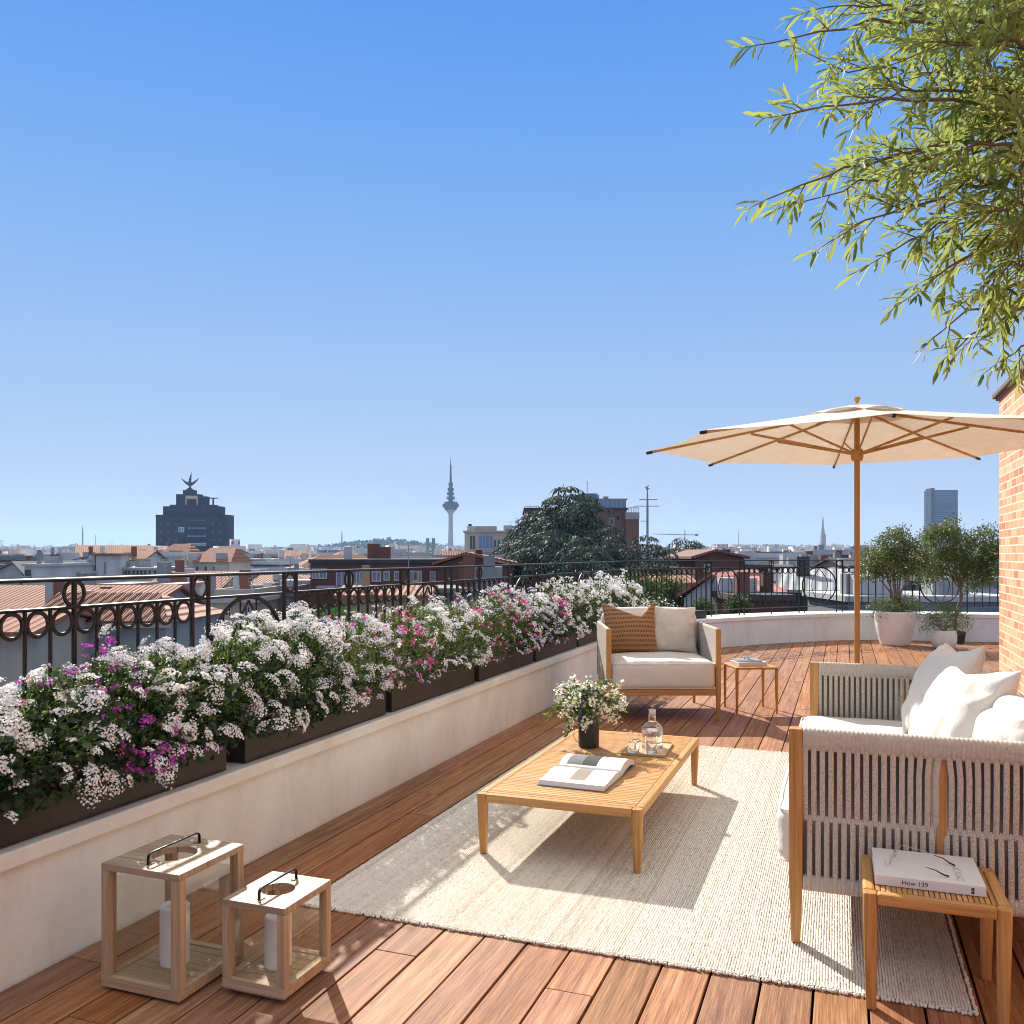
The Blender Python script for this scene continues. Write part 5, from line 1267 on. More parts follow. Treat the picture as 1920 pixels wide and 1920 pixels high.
class House:
    def __init__(s, name, label, cat, u0, u1, vt, t, depth, wm, rot=0.0, group=None, base=None):
        s.t = t; s.w = (u1-u0)/FPX*t; c = at((u0+u1)/2, t, z=0); s.zt = CAMH-(vt-HOR)*t/FPX; s.b = gz(t)-.5 if base is None else base
        s.root = thing(name, label, cat, (c.x, c.y, s.b), YAW+rot, group); s.h = s.zt-s.b; s.d = depth; s.wm = wm
        mb = MB(); mb.box(-s.w/2, s.w/2, 0, depth, 0, s.h); mb.build('wall', wm, s.root)
    def X(s, u): return (u-960)/FPX*s.t-((s.root.location.x*RGT.x+s.root.location.y*RGT.y))
    def Z(s, v): return CAMH-(v-HOR)*s.t/FPX-s.b
    def flat(s, m=None, par=.0, lip=.25):
        mb = MB(); mb.box(-s.w/2-lip, s.w/2+lip, -lip, s.d+lip, s.h+.004, s.h+.28); mb.build('roof', m or m_flat, s.root); s.h2 = s.h+.28
        if par:
            mb = MB(); mb.box(-s.w/2, s.w/2, 0, .2, s.h2+.001, s.h2+par); mb.box(-s.w/2, -s.w/2+.2, .201, s.d, s.h2+.001, s.h2+par); mb.box(s.w/2-.2, s.w/2, .201, s.d, s.h2+.001, s.h2+par); mb.build('parapet', s.wm, s.root)
        return s
    def gable(s, rise, m, axis='x', lip=.35, ridge=.5, name='roof'):
        """ridge along x (eaves face the viewer) or along y (gable faces the viewer)"""
        w, d, h = s.w/2+lip, s.d, s.h+.01; mb = MB(); th = .18
        if axis == 'x':
            yr = d*ridge; pts = [(-lip, 0), (yr, rise), (d+lip, 0)]
            vs = [(x, y, h+z) for x in (-w, w) for y, z in pts]+[(x, y, h+z+th) for x in (-w, w) for y, z in pts]
            mb.add(vs, [(0,1,4,3),(1,2,5,4),(6,9,10,7),(7,10,11,8),(0,3,9,6),(2,8,11,5),(0,6,7,1),(1,7,8,2),(3,4,10,9),(4,5,11,10)])
            mb.build(name, m, s.root)
            mb = MB(); e = w-lip; mb.add([(-e, 0, s.h), (-e, d, s.h), (-e, yr, h+rise)], [(0, 2, 1)]); mb.add([(e, 0, s.h), (e, d, s.h), (e, yr, h+rise)], [(0, 1, 2)]); mb.build('gable_wall', s.wm, s.root)
        else:
            xr = -s.w/2+s.w*ridge; pts = [(-w, 0), (xr, rise), (w, 0)]; y0, y1 = -lip, d+lip
            vs = [(x, y, h+z) for y in (y0, y1) for x, z in pts]+[(x, y, h+z+th) for y in (y0, y1) for x, z in pts]
            mb.add(vs, [(0,3,4,1),(1,4,5,2),(6,7,10,9),(7,8,11,10),(0,6,9,3),(2,5,11,8),(0,1,7,6),(1,2,8,7),(3,9,10,4),(4,10,11,5)])
            mb.build(name, m, s.root)
            mb = MB(); mb.add([(-s.w/2, 0, s.h), (s.w/2, 0, s.h), (xr, 0, h+rise-.02)], [(0, 1, 2)]); mb.build('gable_wall', s.wm, s.root)
        return s
    def hip(s, rise, m, inset=.3, lip=.35):
        w, d, h = s.w/2+lip, s.d+lip, s.h+.01; k = s.w*inset
        mb = MB(); mb.add([(-w, -lip, h), (w, -lip, h), (w, d, h), (-w, d, h), (-w+k, s.d/2, h+rise), (w-k, s.d/2, h+rise)], [(0,1,5,4),(1,2,5),(2,3,4,5),(3,0,4),(0,3,2,1)]); mb.build('roof', m, s.root); return s
    def window(s, x, z, w, h, glass=None, frame=None, f=.07, bars=1):
        mb = MB(); y0, y1 = -.06, .0
        mb.box(x-w/2-f, x+w/2+f, y0, y1, z-f, z-.0005); mb.box(x-w/2-f, x+w/2+f, y0, y1, z+h+.0005, z+h+f); mb.box(x-w/2-f, x-w/2, y0, y1, z, z+h); mb.box(x+w/2, x+w/2+f, y0, y1, z, z+h)
        for k in range(1, bars): xx = x-w/2+w*k/bars; mb.box(xx-f*.4, xx+f*.4, y0, y1, z, z+h)
        wi = mb.build('window', frame or m_frame, s.root); mb = MB(); mb.box(x-w/2+.001, x+w/2-.001, -.022, -.004, z+.001, z+h-.001); mb.build('pane', glass or m_win, wi); return wi
    def windows_px(s, us, v0, v1, wpx, glass=None, bars=1, frame=None):
        for u in us: s.window(s.X(u), s.Z(v1), wpx/FPX*s.t, (v1-v0)/FPX*s.t, glass, frame, bars=bars)
        return s
    def side_windows(s, n, z, w, h, y0=None):
        """windows on the left hand wall"""
        for k in range(n):
            y = (k+.5)*s.d/n; mb = MB(); mb.box(-s.w/2-.05, -s.w/2, y-w/2, y+w/2, z, z+h); mb.build('window', m_win, s.root)
        return s
    def box_px(s, name, u0, u1, v0, v1, y0, y1, m, label=None):
        mb = MB(); mb.box(s.X(u0), s.X(u1), y0, y1, s.Z(v1), s.Z(v0)); o = mb.build(name, m, s.root)
        if label: o['label'] = label
        return o
    def clutter(s, n, r):
        for k in range(n):
            x = r.uniform(-s.w/2*.8, s.w/2*.8); y = r.uniform(.5, s.d*.7); q = r.random()
            if q < .45: a = r.uniform(.3, .9); mb = MB(); mb.box(x-a/2, x+a/2, y, y+a, s.h+.2, s.h+r.uniform(.9, 2.2)); mb.box(x-a/2-.08, x+a/2+.08, y-.08, y+a+.08, s.h+2.2001, s.h+2.3) if False else None; mb.build('chimney', r.choice([m_bb, s.wm, WM['white'], WM['grey']]), s.root)
            elif q < .75: a = r.uniform(.8, 2.4); mb = MB(); mb.box(x-a/2, x+a/2, y, y+a*.7, s.h+.3, s.h+r.uniform(.9, 1.6)); mb.build('roof_unit', r.choice([m_metal, WM['white'], WM['pale']]), s.root)
            else:
                H = r.uniform(1.4, 3.0); mb = MB(); mb.tube([(x, y, s.h), (x, y, s.h+H)], .028, 5)
                for j in range(4): mb.tube([(x-.4+.05*j, y, s.h+H-.25*j), (x+.4-.05*j, y, s.h+H-.25*j)], .02, 4)
                mb.build('aerial', m_metal, s.root)
        return s
cr = random.Random(42)

# --- terracotta roofed houses in the left foreground
h = House('tiled_house', 'long house with a fine terracotta roof behind the big tiled one, far left', 'house', -160, 258, 1152, 46, 9, WM['pale'], 0); h.gable(1.15, m_t1, 'x', ridge=.6)
h.box_px('roof_terrace', 52, 125, 1104, 1116, 7.5, 12, WM['pinkish']); h.box_px('roof_terrace', 175, 228, 1105, 1116, 7.5, 12, WM['pinkish'])
h.clutter(5, cr)
h = House('tiled_house', 'nearest house with a big ribbed tile roof, left below the ring railing', 'house', 62, 312, 1166, 31, 5.2, WM['pale'], -.05)
w2, d2, hh = h.w/2, h.d, h.h
mb = MB(); rdg = .86
k = 56; sl = []
# real barrel tiles on the slope facing the viewer
x0, x1 = -w2-.2, w2+.25
for i in range(k):
    xx = x0+(x1-x0)*(i+.5)/k; xt = xx*.93-.35
    if xx > w2-.9: fr_ = max(.12, 1-(xx-(w2-.9))/1.15)
    else: fr_ = 1
    p0 = Vector((xx, -.35, hh+.03)); p1 = Vector((xx+(-.45)*fr_, -.35+(d2*.5+.35)*fr_, hh+.03+rdg*fr_)); mb.tube([p0, p0.lerp(p1, .5), p1], (x1-x0)/k*.42, 7, side=(1, 0, 0), a=cr.random())
mb.add([(x0, -.3, hh+.01), (x1, -.3, hh+.01), (x1-1.6, d2*.5, hh+rdg), (x0-.3, d2*.5, hh+rdg), (x1, d2+.3, hh+.01), (x0, d2+.3, hh+.01)], [(0, 1, 2, 3), (1, 4, 2), (3, 2, 4, 5)])
mb.build('roof', m_t2, h.root, True)
mb = MB(); mb.add([(-w2, 0, hh), (-w2, d2, hh), (-w2-.35, d2*.5, hh+rdg)], [(0, 2, 1)]); mb.box(-w2-.25, w2+.25, -.30, -.05, hh-.18, hh-.001); mb.build('eaves', WM['cream'], h.root)
for zz_ in (3.6, 6.8, 10.0):
    for q_ in range(4): h.window(-w2+w2*2*(q_+.5)/4, hh-zz_, .8, 1.3, m_win, m_frame, f=.05, bars=2)
h = House('house', 'low house with a brown roof peeking through the nearest rings, far left', 'house', -120, 45, 1196, 26, 6, WM['cream'], .1); h.gable(.5, m_t1, 'x')
# --- white and cream buildings, left middle distance
h = House('house', 'grey gabled house at the left edge with dark balcony openings', 'house', -30, 47, 1085, 95, 14, WM['pale'], .0); h.gable(1.7, m_flat, 'y', ridge=.72); h.windows_px([40], 1093, 1105, 6)
h = House('house', 'narrow white house with a dark balcony recess, left edge', 'house', 46, 74, 1062, 92, 12, WM['white']); h.flat(m_flatw); h.windows_px([53], 1068, 1080, 12, m_win); h.box_px('balcony', 46, 60, 1081, 1086, -1.0, 0, WM['grey']); h.clutter(2, cr)
h = House('house', 'cream block with a pair of small square windows near the left', 'house', 103, 128, 1054, 118, 12, WM['cream']); h.flat(); h.windows_px([110, 117], 1064, 1072, 4.2); h.clutter(3, cr)
h = House('house', 'plain white house with a slanting lean-to wall near the left', 'house', 128, 176, 1056, 112, 14, WM['white']); h.gable(.9, m_flat, 'y', ridge=.95); h.clutter(3, cr)
h = House('house', 'low grey white house below the lean-to, near the left', 'house', 74, 150, 1076, 100, 10, WM['pale']); h.flat(m_flatw); h.windows_px([84, 96], 1086, 1094, 4); h.clutter(5, cr)
h = House('tower_house', 'tall blank white slab house, brightest at its right side', 'house', 181, 210, 1042, 104, 9, WM['white'], .22); h.flat(m_t1, lip=.4); h.windows_px([197], 1054, 1076, 2); 
h = House('house', 'long white house with a red tiled upper roof and a row of attic windows', 'house', 212, 300, 1068, 110, 10, WM['white'], .08); h.flat(m_flatw, lip=.5); h.windows_px([224, 231, 237, 243, 251, 258, 265, 272, 280, 290], 1070, 1077, 3.6); h.clutter(3, cr)
h = House('house', 'small house with a bright orange tiled roof behind the white one', 'house', 214, 268, 1052, 122, 8, WM['white']); h.gable(1.3, m_t1, 'x'); h.clutter(3, cr)
h = House('house', 'pinkish house with a stepped side wall left of the dark tower', 'house', 250, 292, 1034, 160, 10, WM['pinkish']); h.gable(.9, m_t1, 'y'); h.windows_px([280, 286], 1040, 1048, 3); h.clutter(2, cr)
h = House('house', 'house with an orange hipped roof under the dark tower, left half', 'house', 284, 350, 1052, 150, 12, WM['pale']); h.hip(3.0, m_t1); h.box_px('roof_room', 305, 330, 1032, 1046, 3, 8, WM['pinkish']); h.windows_px([300, 328], 1060, 1072, 7); h.clutter(2, cr)
h = House('house', 'cream house with an orange hipped roof and three windows under the dark tower', 'house', 364, 430, 1054, 145, 12, WM['cream']); h.hip(2.4, m_t1, .18); h.windows_px([370, 386, 401], 1062, 1073, 5)
h.box_px('chimney', 351, 366, 1037, 1076, .5, 3, WM['white']); h.clutter(1, cr)
h = House('house', 'house with a large bright orange tile roof in the middle distance', 'house', 268, 404, 1112, 82, 12, WM['pale'], .0); h.gable(1.75, m_t1, 'x', ridge=.5); h.clutter(4, cr)
h = House('house', 'flat grey house with rooftop ducts below the orange roof', 'house', 284, 318, 1103, 70, 8, WM['grey']); h.flat(m_flatw); h.clutter(4, cr)
h = House('house', 'white cube house with a roof terrace behind the arch of the railing', 'house', 402, 476, 1130, 58, 9, WM['cream']); h.flat(m_flatw, .6); h.windows_px([428, 464], 1138, 1154, 8, bars=2); h.clutter(4, cr)
h = House('house', 'wide low grey house behind the first rings of the railing', 'house', 295, 400, 1128, 60, 9, WM['pale']); h.flat(m_flatw); h.clutter(5, cr)
h = House('house', 'grey blue flat block behind the railing posts', 'house', 474, 560, 1118, 64, 10, WM['grey']); h.flat(m_flat, .5); h.windows_px([490, 510, 535], 1126, 1136, 9, m_winb); h.clutter(5, cr)
h = House('house', 'white low works hall right of the cream house', 'hall', 430, 560, 1050, 190, 18, WM['white']); h.flat(m_flatw); h.windows_px([448, 470, 520], 1056, 1062, 4); h.clutter(6, cr)
h = House('house', 'pale works hall with a curved duct and two tall flues', 'hall', 560, 830, 1042, 230, 20, WM['pale']); h.flat(m_flatw); h.windows_px([646, 654, 668], 1046, 1053, 5); h.clutter(8, cr)
for u in (801, 812):
    mb = MB(); mb.tube([(h.X(u), 1, h.Z(1050)), (h.X(u), 1, h.Z(1009))], .45, 10); mb.build('flue', m_metal, h.root, True)
mb = MB(); mb.tube([(h.X(700), .5, h.Z(1037)), (h.X(728), .5, h.Z(1037)), (h.X(732), .5, h.Z(1039)), (h.X(734), .5, h.Z(1043)), (h.X(734), .5, h.Z(1054))], .6, 10); mb.build('duct', m_metal, h.root, True)
h = House('house', 'cluttered grey flat roofs between the orange roofs and the brick block', 'house', 430, 580, 1088, 95, 14, WM['grey']); h.flat(m_flatd, .3); h.clutter(12, cr)
h = House('house', 'ochre house with a low tiled roof behind the arch', 'house', 470, 560, 1100, 84, 9, WM['ochre']); h.gable(.8, m_t1, 'x'); h.clutter(3, cr)
# --- long red brick block
h = House('brick_block', 'long dark red brick block with white framed windows behind the planter row', 'apartment block', 582, 822, 1056, 62, 11, m_bd, .0); h.flat(m_flatd, lip=.12)
h.windows_px([592, 606], 1068, 1083, 11, m_winb, 2); h.windows_px([680, 725, 745, 780, 812], 1073, 1087, 8, m_winb, 1)
h.windows_px([655], 1071, 1100, 46, m_winb, 5); h.windows_px([706], 1073, 1089, 14, m_winb, 2); h.windows_px([779], 1072, 1090, 20, m_winb, 3)
h.box_px('balcony', 600, 634, 1098, 1102, -1.2, 0, WM['pale']); h.clutter(3, cr)
h = House('brick_house', 'dark brick gable house with a tiled roof and square chimney left of the cedar', 'house', 820, 962, 1060, 60, 9, m_bd); h.gable(.72, m_t1, 'y', ridge=.38); h.windows_px([926], 1064, 1073, 16, m_winb, 1)
h.box_px('chimney', 889, 902, 1031, 1062, 2, 2.8, m_bd); h.box_px('chimney_cap', 887, 904, 1029.5, 1031, 1.95, 2.9, WM['cream'])
h = House('house', 'low sunlit house with a tan roof and awning in front of the brick block', 'house', 640, 800, 1122, 48, 5, WM['ochre']); h.gable(.45, m_t1, 'x'); h.clutter(2, cr)
h = House('house', 'low grey house in front of the dark gable house', 'house', 802, 960, 1112, 50, 5, WM['grey']); h.flat(m_flat); h.clutter(5, cr)
# --- cream terraced building
h = House('apartment_block', 'cream rooftop apartment with glazed balcony, right of the communications tower', 'apartment block', 871, 950, 998, 150, 14, WM['cream'], 0); h.flat(WM['cream'], lip=.3)
h.windows_px([886], 1005, 1030, 10, m_win, 2); h.windows_px([911], 1004, 1033, 26, m_winb, 4); h.windows_px([928, 936], 1012, 1026, 5)
h.box_px('roof_room', 874, 889, 985, 998, 3, 8, WM['white']); h.box_px('roof_room', 891, 930, 985, 998, 4, 9, WM['cream']); h.box_px('chimney', 876, 882, 981, 986, 4, 5, m_navy); h.box_px('balcony', 899, 926, 1028, 1034, -1.2, -.1, m_metal)
h = House('apartment_block', 'plain grey cream side block next to the cream rooftop apartment', 'apartment block', 949, 974, 996, 152, 14, WM['pale']); h.flat(); h.clutter(5, cr)
h = House('apartment_block', 'low white terrace building below the cream rooftop apartment', 'apartment block', 905, 965, 1036, 140, 10, WM['white']); h.flat(m_flatw); h.clutter(3, cr)
# --- brick apartment behind the cedar
h = House('brick_apartment', 'tall red brick apartment with glass penthouses behind the cedar', 'apartment block', 984, 1175, 956, 118, 16, m_bg); h.flat(m_flatd, lip=.15)
h.box_px('penthouse', 1122, 1176, 936, 954, 2, 10, m_navy); h.windows_px([1148], 937.5, 953, 50, m_winb, 6)
h.box_px('penthouse_roof', 1119, 1179, 933.5, 936, 1.5, 10.5, m_flatd)
h.box_px('lift_room', 1094, 1122, 933, 955, 5, 9, WM['white'])
mb = MB(); pts = [(h.X(1108)+1.35*math.cos(2*PI*k/8+.39)*1.3, 6+1.6*math.sin(2*PI*k/8+.39)) for k in range(8)]
n = 8; mb.add([(x, y, h.Z(933)) for x, y in pts]+[(x, y, h.Z(923)) for x, y in pts], [tuple(range(8, 16))]+[(i, (i+1) % 8, 8+(i+1) % 8, 8+i) for i in range(8)]); mb.build('lookout', m_winb, h.root)
h.box_px('lookout_roof', 1090, 1126, 921, 923, 4, 8.2, WM['white']); h.box_px('chimney', 1137, 1147, 927, 934, 4, 5, WM['cream'])
h.box_px('bay', 1172, 1197, 962, 1060, -.6, 9, m_bg); h.box_px('bay_band', 1171.5, 1197.5, 961, 974, -.7, 9.1, WM['pale']); h.windows_px([1184], 976, 996, 21, m_winb, 3); h.windows_px([1147], 972, 984, 7)
h.box_px('side_bay', 978, 995, 968, 1002, 1, 8, WM['pale']); h.windows_px([987], 976, 994, 9, m_win, 2)
mb = MB()
for (ua, ub) in ((984, 1010), (1178, 1197)):
    xa, xb = h.X(ua), h.X(ub); zt, zb_ = h.Z(949 if ua < 1000 else 952), h.Z(957.5 if ua < 1000 else 961)
    mb.tube([(xa, 0, zt), (xb, 0, zt)], .05, 5)
    for k in range(7): x = xa+(xb-xa)*k/6; mb.tube([(x, 0, zb_), (x, 0, zt)], .04, 5)
mb.build('roof_railing', WM['pale'], h.root)
for u, v in ((1062, 900), (1108, 895)):
    mb = MB(); mb.tube([(h.X(u), 6, h.Z(935)), (h.X(u), 6, h.Z(v))], .06, 5); mb.build('aerial', m_metal, h.root)
# --- aerial mast
mt = thing('antenna_mast', 'tall rooftop aerial mast with long cross bars, right of the brick apartment', 'antenna', at(1214, 85, z=gz(85)))
def mz(v): return CAMH-(v-HOR)*85/FPX-gz(85)
mb = MB(); mb.tube([(0, 0, 0), (0, 0, mz(950)), (0, 0, mz(914))], [.16, .11, .05], 8); mb.build('pole', WM['pale'], mt)
mt.rotation_euler = (0, 0, YAW)
for v, a, b_ in ((936.5, -.8, .95), (949, -1.35, 1.1), (977, -.7, .0)):
    mb = MB(); mb.tube([(a, 0, mz(v)), (b_, 0, mz(v))], .045, 5)
    for k in range(5): x = a+(b_-a)*k/4; mb.tube([(x, -.3, mz(v)), (x, .3, mz(v))], .025, 4)
    mb.build('cross_bar', m_metal, mt)
mb = MB(); mb.tube([(-.25, 0, mz(913)), (.2, 0, mz(917))], .06, 5); mb.tube([(-.15, 0, mz(918)), (.1, 0, mz(910))], .06, 5); mb.build('dish', m_metal, mt)

# --- dark tower with winged statue
T = 620.0
h = House('dark_tower', 'massive dark slate tower block crowned by a winged statue', 'tower', 292, 427, 966, T, 14, m_navy)
h.flat(m_navy, lip=.6); h.box_px('setback', 304, 412, 949, 966, 1.5, 12, m_navy); h.box_px('setback', 316, 400, 946, 949.2, 2, 11, m_navy)
h.box_px('upper_storey', 327, 372, 926, 946, 3, 10, m_navy); h.box_px('upper_storey', 371, 384, 930, 946, 3, 10, m_navy); h.box_px('canopy', 384, 404, 932.5, 934, 3, 6, m_navy); h.box_px('canopy_post', 394.5, 397, 934, 948, 4, 5, m_navy)
h.box_px('awning', 346, 368, 929, 935, 2.2, 2.9, WM['cream']); h.box_px('awning_post', 345.5, 347.5, 930, 946, 2.2, 2.8, WM['pale']); h.box_px('awning_post', 366.5, 368.5, 930, 946, 2.2, 2.8, WM['pale'])
h.box_px('pedestal', 339, 361, 918, 926, 4, 9, m_navy)
mb = MB(); xa, xb, xc = h.X(343), h.X(357), h.X(350); za, zb_ = h.Z(918), h.Z(911)
mb.add([(xa, 4.5, za), (xb, 4.5, za), (xb, 8.5, za), (xa, 8.5, za), (xc, 6.5, zb_)], [(0, 1, 4), (1, 2, 4), (2, 3, 4), (3, 0, 4)]); mb.build('pedestal', m_navy, h.root)
for rowv in (1018, 1034, 1003, 988, 973):
    for u in (355, 364, 373, 382): h.window(h.X(u), h.Z(rowv+4), 7/FPX*T, 3.2/FPX*T, m_winb if rowv > 980 else m_win, m_frame if rowv > 1010 else m_navy, f=.3, bars=3)
for u in (302, 316, 330, 400, 412):
    for v in (980, 995, 1010, 1025): h.window(h.X(u), h.Z(v+4), 4/FPX*T, 4/FPX*T, m_win, m_navy, f=.3)
h.window(h.X(340), h.Z(997), 9/FPX*T, 8/FPX*T, m_winb, m_frame, f=.3, bars=2)
# statue: seated winged figure, generic
sx = at(350, T, z=0)+FWD*6.5; zt0 = CAMH-(911-HOR)*T/FPX
stt = thing('winged_statue', 'dark bronze winged bird statue with a rider on top of the tower', 'statue', (sx.x, sx.y, zt0), YAW)
k_ = T/FPX; m_st = plain('statue_bronze', (.035, .045, .055), .6)
mb = MB(); mb.tube([(0, 0, -.3*k_), (0, 0, 3*k_), (-.5*k_, 0, 7*k_), (0, 0, 11*k_), (1*k_, -.5*k_, 14*k_)], [2.2*k_, 3.2*k_, 3.8*k_, 2.6*k_, .8*k_], 10); mb.build('bird_body', m_st, stt, True)
mb = MB(); mb.tube([(0, 0, 8*k_), (.3*k_, 0, 14*k_), (.8*k_, 0, 18*k_), (1.2*k_, 0, 20*k_)], [2.2*k_, 2.4*k_, 1.6*k_, .9*k_], 10); mb.lathe([(0, -1.5*k_), (1.3*k_, -.6*k_), (1.5*k_, .4*k_), (0, 1.6*k_)], 10, (1.4*k_, 0, 21*k_)); mb.tube([(1.6*k_, 0, 18*k_), (3*k_, 0, 21*k_), (2.4*k_, 0, 27*k_)], [.6*k_, .5*k_, .4*k_], 6); mb.build('rider', m_st, stt, True)
for sg2 in (-1, 1):
    mb = MB(); tipx = 17*k_*sg2; vs = []; 
    top = [(2, 6), (6, 9.2), (11, 12), (15.5, 15.6)]; bot = [(2.5, 1.5), (7, 4), (10.5, 7.5), (14, 11.5), (16.8, 16.2)]
    poly = [(x*k_*sg2, z*k_) for x, z in top+bot[::-1]]; n = len(poly)
    mb.add([(x, -.6*k_, z) for x, z in poly]+[(x, .6*k_, z) for x, z in poly], [tuple(range(n)), tuple(range(2*n-1, n-1, -1))]+[(i, n+i, n+(i+1) % n, (i+1) % n) for i in range(n)]); mb.build('wing', m_st, stt)
# --- communications tower
T = 1900.0; k_ = T/FPX
ct = thing('communications_tower', 'slender concrete communications tower with a round pod and tall spire', 'tower', at(845, T, z=gz(T)), YAW)
def cz_(v): return CAMH-(v-HOR)*T/FPX-ct.location.z
m_conc = wallmat('tower_concrete', (.34, .33, .32), .1)
mb = MB(); mb.lathe([(5.6*k_, 0), (5.0*k_, cz_(1025)), (4.2*k_, cz_(990)), (3.9*k_, cz_(968)), (4.8*k_, cz_(963)), (8*k_, cz_(958.5)), (11*k_, cz_(956))], 28); mb.build('shaft', m_conc, ct, True)
mb = MB(); mb.lathe([(11*k_, cz_(956)), (12.5*k_, cz_(951.5)), (15.3*k_, cz_(951)), (15.3*k_, cz_(945.5)), (14*k_, cz_(944.5)), (12*k_, cz_(941)), (5*k_, cz_(940))], 32); mb.build('pod', m_navy, ct, True)
mb = MB(); mb.lathe([(4.2*k_, cz_(940)), (3.8*k_, cz_(920)), (3.6*k_, cz_(907)), (2.2*k_, cz_(904)), (1.5*k_, cz_(872)), (.8*k_, cz_(871)), (.4*k_, cz_(859))], 12); mb.build('spire', m_navy, ct)
for v, r in ((934, 8), (926, 6.8), (918, 5.6), (908, 3.9)):
    mb = MB(); mb.lathe([(r*k_, cz_(v+.8)), (r*k_, cz_(v-.8))], 20)
    for j in range(8): a = 2*PI*j/8; mb.tube([(r*.9*k_*math.cos(a), r*.9*k_*math.sin(a), cz_(v+2.5)), (r*.9*k_*math.cos(a), r*.9*k_*math.sin(a), cz_(v-3))], .7*k_, 5)
    mb.build('aerial_deck', m_navy, ct)
# --- skyscraper, spire, crane, distant masts
T = 1700.0
h = House('skyscraper', 'tall plain glass skyscraper behind the potted trees', 'skyscraper', 1746, 1796, 919, T, 30, wallmat('wall_glass_blue', (.05, .08, .15), .1)); h.flat(m_navy, lip=.2)
h.box_px('lift_core', 1744.5, 1751, 915.5, 1030, -3, 20, m_navy); h.box_px('annex', 1790, 1801, 991, 1030, -4, 10, m_navy); 
mb = MB()
for k in range(26): v = 924+k*3.6; mb.box(-h.w/2+8, h.w/2-.5, -.8, -.05, h.Z(v), h.Z(v)+.9)
mb.build('floor_bands', wallmat('band_blue', (.14, .18, .24), .1), h.root)
T = 1500.0
sp_ = thing('church_spire', 'pale pointed church spire on the skyline right of the parasol pole', 'church', at(1543, T, z=gz(T)), YAW); k_ = T/FPX
def sz2(v): return CAMH-(v-HOR)*T/FPX-sp_.location.z
mb = MB(); mb.box(-4.2*k_, 4.2*k_, -4*k_, 4*k_, 0, sz2(1002)); mb.build('tower', WM['pale'], sp_); mb = MB(); mb.lathe([(4.0*k_, sz2(1002)), (2.2*k_, sz2(988)), (1.2*k_, sz2(975)), (.2*k_, sz2(967))], 8); mb.build('spire', WM['pale'], sp_)
T = 700.0; k_ = T/FPX
cn = thing('tower_crane', 'distant tower crane with a long horizontal jib right of the aerial mast', 'crane', at(1284, T, z=gz(T)), YAW)
def cz2(v): return CAMH-(v-HOR)*T/FPX-cn.location.z
mb = MB()
for sx_ in (-1, 1):
    for sy_ in (-1, 1): mb.tube([(sx_*.7*k_, sy_*.7*k_, 0), (sx_*.7*k_, sy_*.7*k_, cz2(993))], .25*k_, 4)
for j in range(20): z0 = cz2(1035)+(cz2(1000)-cz2(1035))*j/20; mb.tube([(-.7*k_, -.7*k_, z0), (.7*k_, -.7*k_, z0+2*k_)], .2*k_, 4)
mb.build('mast', m_metal, cn)
mb = MB(); mb.tube([(-60*k_, 0, cz2(1001)), (0, 0, cz2(1003)), (24*k_, 0, cz2(1003))], .5*k_, 4); mb.tube([(-60*k_, 0, cz2(1001)), (0, 0, cz2(1001.5)), (18*k_, 0, cz2(1001.5))], .35*k_, 4)
for j in range(30): x = -60*k_+2.6*k_*j; mb.tube([(x, 0, cz2(1001)), (x+1.3*k_, 0, cz2(1003))], .22*k_, 4)
mb.build('jib', m_metal, cn); mb = MB(); mb.box(19*k_, 25*k_, -1*k_, 1*k_, cz2(1005), cz2(1001)); mb.build('counterweight', WM['grey'], cn)
for u, v, T, lab in ((155, 985, 1100, 'slim telecom mast on the left skyline'), (179, 1003, 1200, 'thin aerial mast beside the slim telecom mast'), (641, 993, 800, 'lattice mast on the skyline left of centre'), (210, 1013, 900, 'short aerial mast left of the dark tower'), (1385, 995, 1300, 'thin mast on the skyline left of the parasol pole')):
    m_ = thing('telecom_mast', lab, 'mast', at(u, T, z=gz(T)), YAW, None); k_ = T/FPX; z1 = CAMH-(v-HOR)*T/FPX-gz(T)
    mb = MB(); mb.tube([(0, 0, 0), (0, 0, z1*.75), (0, 0, z1)], [2.2*k_ if u in (155, 641) else .9*k_, 1.2*k_ if u in (155, 641) else .6*k_, .4*k_], 6)
    if u in (155, 641):
        for j in range(5): mb.lathe([(2.6*k_, z1*(.78+.03*j)), (2.6*k_, z1*(.785+.03*j))], 8)
    mb.build('pole', m_metal, m_)
# --- right middle distance
h = House('brick_house', 'brown gable house with a square chimney behind the far railing', 'house', 1303, 1395, 1048, 66, 12, m_bd); h.gable(.55, tilemat('roof_dark_tiles', (.25, .11, .09), .3), 'y', ridge=.42); h.box_px('chimney', 1372, 1388, 1030, 1052, 3, 4, m_bd); h.box_px('chimney_cap', 1371, 1389, 1029, 1030, 2.9, 4.1, WM['cream'])
h.windows_px([1325], 1060, 1070, 8)
h = House('house', 'grey brown lower house right of the brown gable house', 'house', 1395, 1440, 1066, 66, 10, m_bd); h.flat(m_flatd); h.clutter(2, cr)
h = House('workshop', 'white gabled workshop with a red striped metal roof behind the far railing', 'workshop', 1282, 1388, 1122, 46, 14, WM['white'], -.42); h.gable(1.15, m_tr, 'y', ridge=.5)
h = House('workshop', 'red striped lean-to roof right of the white gable', 'workshop', 1384, 1462, 1116, 47, 6, WM['grey'], -.05); h.gable(.7, m_tr, 'x', ridge=.95)
h = House('shed', 'rust orange rendered shed in front of the trees', 'shed', 1232, 1296, 1098, 52, 5, WM['ochre']); h.gable(.4, m_t1, 'x')
h = House('warehouse', 'dark gabled warehouse with a pale standing seam roof beyond the far railing', 'warehouse', 1466, 1598, 1112, 52, 7, m_flatd, -.35); h.gable(1.15, m_tg, 'x', ridge=.9); h.clutter(2, cr)
